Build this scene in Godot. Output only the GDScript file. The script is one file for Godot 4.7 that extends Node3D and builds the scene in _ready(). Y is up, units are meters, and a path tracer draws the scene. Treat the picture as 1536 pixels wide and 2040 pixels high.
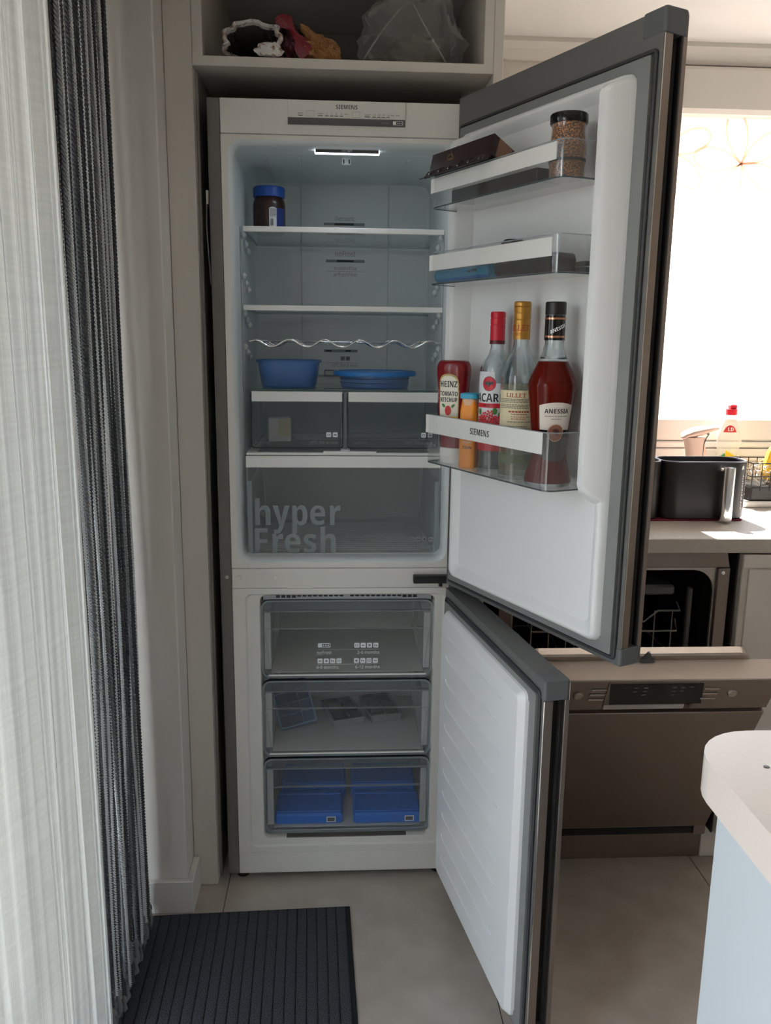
extends Node3D
# A kitchen corner: an open fridge-freezer in a tall cabinet, a worktop with a half open dishwasher and a window, a terrace door behind curtains.

const X := Vector3.RIGHT
const Y := Vector3.UP
const HINGE := Vector3(0.5899, 0.0, 0.0416)
const UPPER_ANGLE := 2.0042
const LOWER_ANGLE := 1.7454
const CEIL := 2.285

var M := {}
var taken := {}
var rng := RandomNumberGenerator.new()


# ---------------------------------------------------------------- mesh helper
class MB:
	var v := PackedVector3Array()   # triangles, counter-clockwise seen from outside

	func tri(a: Vector3, b: Vector3, c: Vector3) -> void:
		v.append(a); v.append(b); v.append(c)

	func quad(a: Vector3, b: Vector3, c: Vector3, d: Vector3) -> void:
		tri(a, b, c); tri(a, c, d)

	func add(o: MB, t := Transform3D.IDENTITY) -> MB:
		if t.basis.determinant() < 0:
			for i in range(0, o.v.size(), 3):
				tri(t * o.v[i], t * o.v[i + 2], t * o.v[i + 1])
		else:
			for p in o.v:
				v.append(t * p)
		return self

	func moved(t: Transform3D) -> MB:
		for i in v.size():
			v[i] = t * v[i]
		return self

	# loops of equal length, joined one after the other
	func loft(loops: Array, cap0 := true, cap1 := true, cyclic := false) -> MB:
		var n: int = loops[0].size()
		var last: int = loops.size() if cyclic else loops.size() - 1
		var part := MB.new()
		for k in last:
			var p: PackedVector3Array = loops[k]
			var q: PackedVector3Array = loops[(k + 1) % loops.size()]
			for i in n:
				var j := (i + 1) % n
				part.quad(p[i], p[j], q[j], q[i])
		if cap0 and not cyclic:
			part.fan(loops[0], true)
		if cap1 and not cyclic:
			part.fan(loops[loops.size() - 1], false)
		if part.volume() < 0:
			part.flip()
		v.append_array(part.v)
		return self

	func fan(p: PackedVector3Array, back: bool) -> void:
		var c := Vector3.ZERO
		for q in p:
			c += q
		c /= p.size()
		for i in p.size():
			var j := (i + 1) % p.size()
			if back:
				tri(c, p[j], p[i])
			else:
				tri(c, p[i], p[j])

	func volume() -> float:
		var s := 0.0
		var c := v[0]
		for i in range(0, v.size(), 3):
			s += (v[i] - c).dot((v[i + 1] - c).cross(v[i + 2] - c))
		return s

	func flip() -> void:
		for i in range(0, v.size(), 3):
			var t := v[i + 1]
			v[i + 1] = v[i + 2]
			v[i + 2] = t

	# a box between two corners, edges chamfered by b
	func box(a: Vector3, c: Vector3, b := 0.0, t := Transform3D.IDENTITY) -> MB:
		var lo := a.min(c)
		var hi := a.max(c)
		b = minf(b, 0.49 * minf(hi.x - lo.x, minf(hi.y - lo.y, hi.z - lo.z)))
		var part := MB.new()
		var P := func(s: Vector3, ax: int) -> Vector3:
			var o := Vector3.ZERO
			for i in 3:
				var e: float = hi[i] if s[i] > 0 else lo[i]
				o[i] = e if i == ax else e - s[i] * b
			return o
		for ax in 3:
			var u := (ax + 1) % 3
			var w := (ax + 2) % 3
			for sg in [-1.0, 1.0]:
				var s := []
				for k in [[-1, -1], [1, -1], [1, 1], [-1, 1]]:
					var q := Vector3.ZERO
					q[ax] = sg; q[u] = k[0]; q[w] = k[1]
					s.append(P.call(q, ax))
				if sg > 0:
					part.quad(s[0], s[1], s[2], s[3])
				else:
					part.quad(s[3], s[2], s[1], s[0])
			if b > 0.0:
				for su in [-1.0, 1.0]:
					for sw in [-1.0, 1.0]:
						var q0 := Vector3.ZERO
						q0[ax] = -1.0; q0[u] = su; q0[w] = sw
						var q1 := q0
						q1[ax] = 1.0
						var e := [P.call(q0, u), P.call(q1, u), P.call(q1, w), P.call(q0, w)]
						if su * sw > 0:
							part.quad(e[3], e[2], e[1], e[0])
						else:
							part.quad(e[0], e[1], e[2], e[3])
		if b > 0.0:
			for sx in [-1.0, 1.0]:
				for sy in [-1.0, 1.0]:
					for sz in [-1.0, 1.0]:
						var q := Vector3(sx, sy, sz)
						if sx * sy * sz > 0:
							part.tri(P.call(q, 0), P.call(q, 1), P.call(q, 2))
						else:
							part.tri(P.call(q, 2), P.call(q, 1), P.call(q, 0))
		add(part, t)
		return self

	# a rounded rectangle x0..x1, y0..y1 through z0..z1 with chamfer b
	func rbox(x0: float, x1: float, y0: float, y1: float, z0: float, z1: float, r: float, b := 0.001, n := 5, t := Transform3D.IDENTITY) -> MB:
		var L := []
		for s in [[b, z0], [0.0, z0 + b], [0.0, z1 - b], [b, z1]]:
			var p := MB.rr(x0 + s[0], x1 - s[0], y0 + s[0], y1 - s[0], s[1], maxf(r - s[0], 0.0003), n)
			L.append(t * p)
		return loft(L)

	static func rr(x0: float, x1: float, y0: float, y1: float, z: float, r: float, n := 5) -> PackedVector3Array:
		var p := PackedVector3Array()
		r = minf(r, 0.499 * minf(x1 - x0, y1 - y0))
		for k in 4:
			var cx := x1 - r if k == 0 or k == 3 else x0 + r
			var cy := y1 - r if k < 2 else y0 + r
			for i in n + 1:
				var a := (k + float(i) / n) * PI / 2
				p.append(Vector3(cx + r * cos(a), cy + r * sin(a), z))
		return p

	static func oval(cx: float, y: float, cz: float, rx: float, rz: float, n := 32, pw := 2.0) -> PackedVector3Array:
		var p := PackedVector3Array()
		for i in n:
			var a := TAU * i / n
			var c := cos(a)
			var s := sin(a)
			p.append(Vector3(cx + rx * signf(c) * pow(absf(c), 2.0 / pw), y, cz + rz * signf(s) * pow(absf(s), 2.0 / pw)))
		return p

	# profile of (radius, height) turned round the y axis
	func lathe(prof: Array, n := 32, t := Transform3D.IDENTITY) -> MB:
		var L := []
		for q in prof:
			L.append(t * MB.oval(0, q[1], 0, maxf(q[0], 0.00005), maxf(q[0], 0.00005), n))
		return loft(L)

	func tube(pts: PackedVector3Array, r: float, n := 8, closed := false) -> MB:
		var L := []
		var c := pts.size()
		var up := Vector3(0.31, 0.52, 0.8)
		for i in c:
			var a := pts[(i - 1 + c) % c] if closed or i > 0 else pts[i]
			var b := pts[(i + 1) % c] if closed or i < c - 1 else pts[i]
			var d := (b - a).normalized()
			if i == 0:
				up = d.cross(Vector3.UP if absf(d.y) < 0.8 else Vector3.RIGHT).normalized()
			up = (up - d * up.dot(d)).normalized()
			var s := d.cross(up)
			var p := PackedVector3Array()
			for k in n:
				var an := TAU * k / n
				p.append(pts[i] + (up * cos(an) + s * sin(an)) * r)
			L.append(p)
		return loft(L, true, true, closed)

	# polygon (x, y) pushed from z0 to z1, then placed by t; chamfer by offsetting the ends
	func prism(poly: PackedVector2Array, z0: float, z1: float, t := Transform3D.IDENTITY) -> MB:
		if Geometry2D.is_polygon_clockwise(poly):
			poly = poly.duplicate()
			poly.reverse()
		var part := MB.new()
		var ix := Geometry2D.triangulate_polygon(poly)
		for i in range(0, ix.size(), 3):
			var a := poly[ix[i]]
			var b := poly[ix[i + 1]]
			var c := poly[ix[i + 2]]
			if (b - a).cross(c - a) < 0:
				var s := b
				b = c
				c = s
			part.tri(Vector3(a.x, a.y, z1), Vector3(b.x, b.y, z1), Vector3(c.x, c.y, z1))
			part.tri(Vector3(a.x, a.y, z0), Vector3(c.x, c.y, z0), Vector3(b.x, b.y, z0))
		for i in poly.size():
			var a := poly[i]
			var b := poly[(i + 1) % poly.size()]
			part.quad(Vector3(a.x, a.y, z0), Vector3(b.x, b.y, z0), Vector3(b.x, b.y, z1), Vector3(a.x, a.y, z1))
		add(part, t)
		return self

	# a flat frame: outer loop round a rounded hole
	func ring(o: PackedVector3Array, i: PackedVector3Array, z0: float, z1: float) -> MB:
		var L := []
		for s in [[o, z0], [o, z1], [i, z1], [i, z0]]:
			var p := PackedVector3Array()
			for q in s[0]:
				p.append(Vector3(q.x, q.y, s[1]))
			L.append(p)
		return loft(L, false, false, true)

	func mesh(crease := 35.0) -> ArrayMesh:
		var n := v.size() / 3
		var fn := PackedVector3Array()
		var un := PackedVector3Array()
		fn.resize(n)
		un.resize(n)
		for i in n:
			fn[i] = (v[3 * i + 1] - v[3 * i]).cross(v[3 * i + 2] - v[3 * i])
			un[i] = fn[i].normalized()
		var ps := PackedVector3Array()
		var ns := PackedVector3Array()
		ps.resize(3 * n)
		ns.resize(3 * n)
		var at := {}
		if crease > 0.0:
			for i in 3 * n:
				var k := Vector3i((v[i] * 40000.0).round())
				if at.has(k):
					at[k].append(i / 3)
				else:
					at[k] = PackedInt32Array([i / 3])
		var lim := cos(deg_to_rad(crease))
		for i in n:
			for c in 3:
				var s := 3 * i + c
				var d: int = 3 * i + [0, 2, 1][c]
				ps[d] = v[s]
				var m := un[i]
				if crease > 0.0:
					var acc := Vector3.ZERO
					for f in at[Vector3i((v[s] * 40000.0).round())]:
						if un[f].dot(m) > lim:
							acc += fn[f]
					if acc.length_squared() > 1e-20:
						m = acc.normalized()
				ns[d] = m
		var a := []
		a.resize(Mesh.ARRAY_MAX)
		a[Mesh.ARRAY_VERTEX] = ps
		a[Mesh.ARRAY_NORMAL] = ns
		var me := ArrayMesh.new()
		me.add_surface_from_arrays(Mesh.PRIMITIVE_TRIANGLES, a)
		return me


# ---------------------------------------------------------------- object helpers
func numbered(called: String) -> String:
	if not taken.has(called):
		taken[called] = 0
		return called
	taken[called] += 1
	return "%s_%03d" % [called, taken[called]]


func tag(o: Node, label: String, category := "", group := "", kind := "") -> void:
	if label: o.set_meta("label", label)
	if category: o.set_meta("category", category)
	if group: o.set_meta("group", group)
	if kind: o.set_meta("kind", kind)


func thing(called: String, label: String, category: String, t := Transform3D.IDENTITY, group := "") -> Node3D:
	var o := Node3D.new()
	o.name = numbered(called)
	add_child(o)
	o.transform = t
	tag(o, label, category, group)
	return o


func obj(called: String, m: Variant, material: Material, parent: Node = null, crease := 35.0, label := "") -> MeshInstance3D:
	var o := MeshInstance3D.new()
	o.name = called if parent else numbered(called)
	o.mesh = m.mesh(crease) if m is MB else m
	o.material_override = material
	(parent if parent else self).add_child(o, true)
	if label: o.set_meta("label", label)
	return o


func struct(called: String, m: Variant, material: Material, crease := 35.0) -> MeshInstance3D:
	var o := obj(called, m, material, null, crease)
	o.set_meta("kind", "structure")
	return o


func at(p: Vector3, turn := 0.0) -> Transform3D:
	return Transform3D(Basis(Y, turn), p)


func mb() -> MB:
	return MB.new()


# lettering: TextMesh as triangles, capital height h, starting at the origin and reading along +x, facing +z; bent round radius bend if given
func words(s: String, h: float, depth := 0.0004, bold := false, bend := 0.0, centred := true, family := "Droid Sans", squeeze := 1.0) -> MB:
	var f := SystemFont.new()
	f.font_names = PackedStringArray([family])
	f.font_weight = 700 if bold else 400
	var t := TextMesh.new()
	t.font = f
	t.text = s
	t.font_size = 48
	t.pixel_size = h / (0.714 * 48.0)
	t.depth = depth
	t.curve_step = 3.0
	t.horizontal_alignment = HORIZONTAL_ALIGNMENT_CENTER if centred else HORIZONTAL_ALIGNMENT_LEFT
	t.vertical_alignment = VERTICAL_ALIGNMENT_CENTER
	var a := t.get_mesh_arrays()
	var o := mb()
	if a.is_empty() or a[Mesh.ARRAY_VERTEX] == null:
		return o
	var p: PackedVector3Array = a[Mesh.ARRAY_VERTEX]
	var ix: PackedInt32Array = a[Mesh.ARRAY_INDEX] if a[Mesh.ARRAY_INDEX] != null else PackedInt32Array(range(p.size()))
	for i in range(0, ix.size(), 3):
		for k in [0, 2, 1]:
			var q := p[ix[i + k]]
			q.x *= squeeze
			if bend > 0.0:
				q = Vector3((bend + q.z) * sin(q.x / bend), q.y, (bend + q.z) * cos(q.x / bend))
			o.v.append(q)
	return o


func noise_tex(freq: float, c0: Color, c1: Color, oct := 3, size := 256, sd := 1, contrast := 1.0) -> ImageTexture:
	var nz := FastNoiseLite.new()
	nz.seed = sd
	nz.frequency = freq
	nz.fractal_octaves = oct
	var im := nz.get_seamless_image(size, size)
	var o := Image.create(size, size, false, Image.FORMAT_RGB8)
	for y in size:
		for x in size:
			o.set_pixel(x, y, c0.lerp(c1, clampf((im.get_pixel(x, y).r - 0.5) * contrast + 0.5, 0.0, 1.0)))
	return ImageTexture.create_from_image(o)


func c8(r: float, g: float, b: float, a := 1.0) -> Color:
	return Color(r / 255.0, g / 255.0, b / 255.0, a)


func mat(called: String, c: Color, rough := 0.5, metal := 0.0, spec := 0.5) -> StandardMaterial3D:
	var m := StandardMaterial3D.new()
	m.resource_name = called
	m.albedo_color = c
	m.roughness = rough
	m.metallic = metal
	m.metallic_specular = spec
	if c.a < 1.0:
		m.transparency = BaseMaterial3D.TRANSPARENCY_ALPHA
	M[called] = m
	return m


func grained(called: String, freq: float, c0: Color, c1: Color, scale: float, rough := 0.5, oct := 3, contrast := 1.0) -> StandardMaterial3D:
	var m := mat(called, Color.WHITE, rough)
	m.albedo_texture = noise_tex(freq, c0, c1, oct, 256, called.length(), contrast)
	m.uv1_triplanar = true
	m.uv1_world_triplanar = true
	m.uv1_scale = Vector3.ONE * scale
	return m


func emit(called: String, c: Color, power: float) -> StandardMaterial3D:
	var m := mat(called, c, 0.5)
	m.emission_enabled = true
	m.emission = c
	m.emission_energy_multiplier = power
	return m


func swing(angle: float) -> Transform3D:
	# closed-door axes to where the opened door stands
	return Transform3D(Basis.IDENTITY, HINGE) * Transform3D(Basis(Y, angle), Vector3.ZERO) * Transform3D(Basis.IDENTITY, -HINGE)


# a plate along a path of (x, z) points: walls of height y0..y1 and thickness w
func wall_path(p: PackedVector2Array, w: float, y0: float, y1: float) -> MB:
	var poly := PackedVector2Array()
	var back := PackedVector2Array()
	for i in p.size():
		var a := p[maxi(i - 1, 0)]
		var b := p[mini(i + 1, p.size() - 1)]
		var nn := (b - a).normalized().orthogonal() * w
		poly.append(p[i])
		back.append(p[i] + nn)
	back.reverse()
	poly.append_array(back)
	return mb().prism(poly, y0, y1, Transform3D(Basis(Vector3(1, 0, 0), Vector3(0, 0, 1), Vector3(0, 1, 0)), Vector3.ZERO))


# ---------------------------------------------------------------- materials
func materials() -> void:
	mat("wall_paint", c8(222, 217, 209), 0.85)
	mat("ceiling_gloss", c8(238, 236, 234), 0.12)
	mat("white_trim", c8(226, 222, 215), 0.45)
	mat("cabinet_laminate", c8(214, 208, 198), 0.5)
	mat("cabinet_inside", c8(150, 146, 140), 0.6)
	grained("floor_stone", 0.02, c8(176, 165, 153), c8(198, 188, 177), 1.4, 0.42, 5)
	mat("grout", c8(96, 90, 84), 0.9)
	grained("worktop_laminate", 0.05, c8(196, 188, 179), c8(205, 198, 190), 5.0, 0.5, 4)
	grained("island_top", 0.08, c8(216, 205, 194), c8(221, 210, 199), 6.0, 0.32, 4)
	mat("island_side", c8(190, 196, 199), 0.4)
	grained("mat_pile", 0.22, c8(26, 27, 31), c8(92, 93, 100), 7.0, 0.95, 2, 2.6)
	mat("mat_rubber", c8(24, 24, 27), 0.8)
	mat("fridge_white", c8(226, 224, 217), 0.35)
	mat("liner_white", c8(218, 225, 225), 0.4)
	mat("door_liner_white", c8(234, 236, 235), 0.3)
	mat("seam", c8(92, 88, 84), 0.8)
	mat("fridge_grey", c8(112, 108, 102), 0.5)
	mat("door_grey", c8(104, 104, 102), 0.5)
	mat("gasket_grey", c8(128, 130, 128), 0.6)
	mat("gasket_dark", c8(58, 59, 61), 0.5)
	mat("cap_grey", c8(96, 99, 100), 0.5)
	mat("dark_groove", c8(30, 27, 26), 0.5)
	mat("steel", c8(190, 182, 174), 0.32, 1.0)
	mat("bright_steel", c8(235, 230, 222), 0.18, 1.0)
	mat("chrome", c8(240, 240, 240), 0.1, 1.0)
	mat("steel_door", c8(150, 138, 130), 0.3, 0.9)
	mat("black_plastic", c8(22, 22, 23), 0.4)
	mat("black_gloss", c8(14, 13, 14), 0.12)
	mat("grey_print", c8(92, 92, 92), 0.6)
	mat("faint_print", c8(140, 145, 144), 0.6)
	mat("pale_print", c8(236, 240, 240), 0.5)
	mat("frost_print", c8(150, 158, 160, 0.85), 0.5)
	mat("white_strip", c8(244, 244, 240), 0.35)
	mat("glass_pane", c8(200, 225, 220, 0.06), 0.05)
	mat("clear_plastic", c8(110, 120, 122, 0.07), 0.06)
	mat("smoke_plastic", c8(112, 124, 128, 0.17), 0.35)
	mat("drawer_front", c8(156, 162, 164, 0.13), 0.32)
	mat("frost_plastic", c8(168, 174, 176, 0.09), 0.34)
	mat("frost_band", c8(104, 116, 124, 0.30), 0.32)
	mat("frost_side", c8(206, 210, 210, 0.22), 0.4)
	mat("frost_strip", c8(214, 216, 216, 0.5), 0.4)
	mat("frost_floor", c8(226, 226, 222, 0.8), 0.5)
	mat("rim_clear", c8(178, 188, 192, 0.45), 0.3)
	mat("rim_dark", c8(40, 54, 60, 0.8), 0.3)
	mat("bin_edge", c8(62, 78, 84, 0.75), 0.3)
	mat("glass_edge", c8(86, 110, 104, 0.6), 0.3)
	emit("led_glow", c8(240, 246, 255), 3.0)


# ---------------------------------------------------------------- the start: camera, sky, sun, exposure
func _ready() -> void:
	rng.seed = 11
	var cam := Camera3D.new()
	cam.name = "camera"
	cam.transform = Transform3D(Basis(Vector3(0.998360, 0.011746, 0.056037), Vector3(-0.000185, 0.979385, -0.202001), Vector3(-0.057254, 0.201659, 0.977781)), Vector3(0.2908, 1.4290, 2.0189))
	cam.fov = 62.985
	cam.near = 0.02
	add_child(cam)
	cam.current = true

	var env := Environment.new()
	var sky := Sky.new()
	var sm := ProceduralSkyMaterial.new()
	sm.sky_top_color = c8(176, 194, 216)
	sm.sky_horizon_color = c8(232, 234, 235)
	sm.sky_curve = 0.2
	sm.ground_horizon_color = c8(198, 195, 190)
	sm.ground_bottom_color = c8(152, 148, 142)
	sm.sun_angle_max = 1.0
	sky.sky_material = sm
	env.background_mode = Environment.BG_SKY
	env.background_energy_multiplier = 5.6
	env.sky = sky
	env.tonemap_mode = Environment.TONE_MAPPER_LINEAR
	env.tonemap_exposure = 1.65
	env.sdfgi_enabled = true
	env.ssao_enabled = true
	env.ssil_enabled = true
	var we := WorldEnvironment.new()
	we.name = "world"
	we.environment = env
	add_child(we)

	var sun := DirectionalLight3D.new()
	sun.name = "sun"
	sun.light_color = c8(255, 250, 245)
	sun.light_energy = 9.0
	sun.light_angular_distance = 0.6
	sun.shadow_enabled = true
	add_child(sun)
	sun.look_at_from_position(Vector3.ZERO, Vector3(0.05, -1.28, 1.0))

	materials()
	room()
	kitchen_run()
	island()
	tall_cabinet()
	fridge()
	floor_mat()
	curtains()
	fridge_contents()
	door_contents()
	freezer_contents()
	shelf_contents()
	worktop_contents()


# ---------------------------------------------------------------- the setting
func room() -> void:
	var f := Node3D.new()
	f.name = "floor"
	add_child(f)
	tag(f, "floor of large pale grey stone tiles with thin dark joints", "floor", "", "structure")
	obj("bed", mb().box(Vector3(-0.7, -0.12, -0.9), Vector3(3.4, -0.003, 3.9)), M.grout, f)
	var xs := [-0.645, 0.0, 0.645, 1.29, 1.935, 2.58, 3.225]
	var zs := [-0.75, 0.54, 1.83, 3.12, 3.8]
	for i in 6:
		for k in 4:
			var a := Vector3(xs[i] + 0.0011, -0.012, zs[k] + 0.0011 + (0.35 if i == 1 and k == 1 else 0.0) * 0)
			var b := Vector3(xs[i + 1] - 0.0011, 0.0, zs[k + 1] - 0.0011)
			obj("tile", mb().box(a, b, 0.0008), M.floor_stone, f, 0)

	struct("ceiling", mb().box(Vector3(-0.7, CEIL, -0.9), Vector3(3.4, CEIL + 0.15, 3.9)), M.ceiling_gloss)
	# window wall with its opening
	var w := mb()
	w.box(Vector3(-0.7, 0, -0.9), Vector3(1.13, CEIL, -0.62))
	w.box(Vector3(2.5, 0, -0.9), Vector3(3.4, CEIL, -0.62))
	w.box(Vector3(1.13, 0, -0.9), Vector3(2.5, 1.05, -0.62))
	w.box(Vector3(1.13, 2.2, -0.9), Vector3(2.5, CEIL, -0.62))
	struct("wall_back", w, M.wall_paint)
	struct("wall_right", mb().box(Vector3(3.2, 0, -0.9), Vector3(3.4, CEIL, 3.9)), M.wall_paint)
	struct("wall_front", mb().box(Vector3(-0.7, 0, 3.6), Vector3(3.4, CEIL, 3.9)), M.wall_paint)
	# left wall: a pier beside the tall cabinet, then the terrace door opening
	var l := mb()
	l.box(Vector3(-0.7, 0, -0.62), Vector3(-0.088, CEIL, 0.11), 0.003)
	l.box(Vector3(-0.7, 0, 0.11), Vector3(-0.36, CEIL, 0.42))
	l.box(Vector3(-0.7, 2.15, 0.42), Vector3(-0.36, CEIL, 2.1))
	l.box(Vector3(-0.7, 0, 2.1), Vector3(-0.36, CEIL, 3.9))
	struct("wall_left", l, M.wall_paint)
	var b := mb()
	var prof := PackedVector2Array([Vector2(0, 0), Vector2(0.016, 0), Vector2(0.016, 0.086), Vector2(0.013, 0.09), Vector2(0, 0.09)])
	b.box(Vector3(-0.36, 0, 0.11), Vector3(-0.072, 0.09, 0.126), 0.002)
	b.box(Vector3(-0.088, 0, 0.017), Vector3(-0.072, 0.09, 0.112), 0.002)
	struct("baseboard_left", b, M.white_trim)
	# cornice over the window wall
	struct("trim_1", mb().prism(PackedVector2Array([Vector2(0, 0), Vector2(0.05, 0), Vector2(0.05, -0.012), Vector2(0.03, -0.026), Vector2(0.014, -0.05), Vector2(0, -0.05)]), 0.66, 3.2,
		Transform3D(Basis(Vector3(0, 0, 1), Vector3(0, 1, 0), Vector3(1, 0, 0)), Vector3(0, CEIL, -0.62))), M.white_trim, 20)
	# the window: frame profiles, glass, blind with its case
	var win := Node3D.new()
	win.name = "window_1"
	add_child(win)
	tag(win, "white framed kitchen window over the worktop, bright daylight behind it", "window", "", "structure")
	var fr := mb()
	for s in [[1.13, 1.19], [2.44, 2.5]]:
		fr.box(Vector3(s[0], 1.05, -0.73), Vector3(s[1], 2.2, -0.67), 0.004)
	fr.box(Vector3(1.13, 1.05, -0.73), Vector3(2.5, 1.092, -0.64), 0.004)
	fr.box(Vector3(1.13, 1.095, -0.73), Vector3(2.5, 1.115, -0.645), 0.004)
	fr.box(Vector3(1.13, 2.14, -0.73), Vector3(2.5, 2.2, -0.67), 0.004)
	obj("window_frame", fr, M.white_trim, win)
	var sash := mb()
	for s in [[1.19, 1.22], [2.41, 2.44], [1.80, 1.83]]:
		sash.box(Vector3(s[0], 1.18, -0.72), Vector3(s[1], 2.14, -0.66), 0.004)
	sash.box(Vector3(1.19, 1.118, -0.72), Vector3(2.44, 1.19, -0.65), 0.005)
	sash.box(Vector3(1.19, 2.10, -0.72), Vector3(2.44, 2.14, -0.66), 0.005)
	obj("sash", sash, M.white_trim, win)
	obj("pane", mb().box(Vector3(1.22, 1.19, -0.692), Vector3(2.41, 2.10, -0.688)), M.glass_pane, win)
	# terrace door opening on the left: frame and glass, out of the frame
	var d := Node3D.new()
	d.name = "door_1"
	add_child(d)
	tag(d, "white framed glass terrace door behind the curtains", "door", "", "structure")
	var df := mb()
	for z in [0.42, 2.04]:
		df.box(Vector3(-0.6, 0, z), Vector3(-0.53, 2.15, z + 0.06), 0.004)
	df.box(Vector3(-0.6, 2.09, 0.42), Vector3(-0.53, 2.15, 2.1), 0.004)
	df.box(Vector3(-0.6, 0, 0.42), Vector3(-0.53, 0.06, 2.1), 0.004)
	obj("door_frame", df, M.white_trim, d)
	obj("pane", mb().box(Vector3(-0.567, 0.06, 0.48), Vector3(-0.563, 2.09, 2.04)), M.glass_pane, d)

	# roller blind, half drawn, with looping flower outlines
	var bl := thing("roller_blind", "white roller blind with looping flower outlines, drawn over the top of the window", "blind", at(Vector3(1.78, 2.2, -0.63)))
	var cm := mat("blind_cloth", c8(236, 230, 222), 0.8)
	cm.backlight_enabled = true
	cm.backlight = Color(1.6, 1.55, 1.5)
	obj("case", mb().box(Vector3(-0.66, -0.10, -0.028), Vector3(0.72, 0.03, 0.04), 0.012), M.white_trim, bl)
	obj("cloth", mb().box(Vector3(-0.62, -0.40, -0.0104), Vector3(0.68, -0.09, -0.0096)), cm, bl)
	obj("bottom_hem", mb().box(Vector3(-0.62, -0.412, -0.0115), Vector3(0.68, -0.398, -0.0085), 0.001), cm, bl)
	var om := mat("blind_print", c8(250, 239, 232), 0.8)
	om.backlight_enabled = true
	om.backlight = Color(1.6, 1.48, 1.41)
	var orn := mb()
	for k in 5:
		var cx := -0.50 + k * 0.245
		var cy := -0.20 - (0.03 if k % 2 else 0.0)
		for jx in 5:
			var a0: float = [0.35, 1.55, 2.75, -0.7, -2.2][jx] + (0.25 if k % 2 else 0.0)
			var pts := PackedVector3Array()
			for i in 37:
				var tt := i / 36.0
				var rr := 0.150 * sin(PI * tt)
				var an := a0 + 0.62 * (tt - 0.5) * 2.0
				var q := Vector3(cx + rr * cos(an), cy + rr * sin(an), -0.0093)
				if q.y > -0.392 and q.y < -0.1:
					pts.append(q)
				else:
					if pts.size() > 2:
						orn.tube(pts, 0.0034, 5)
					pts = PackedVector3Array()
			if pts.size() > 2:
				orn.tube(pts, 0.0034, 5)
	obj("flower_print", orn, om, bl)


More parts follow.
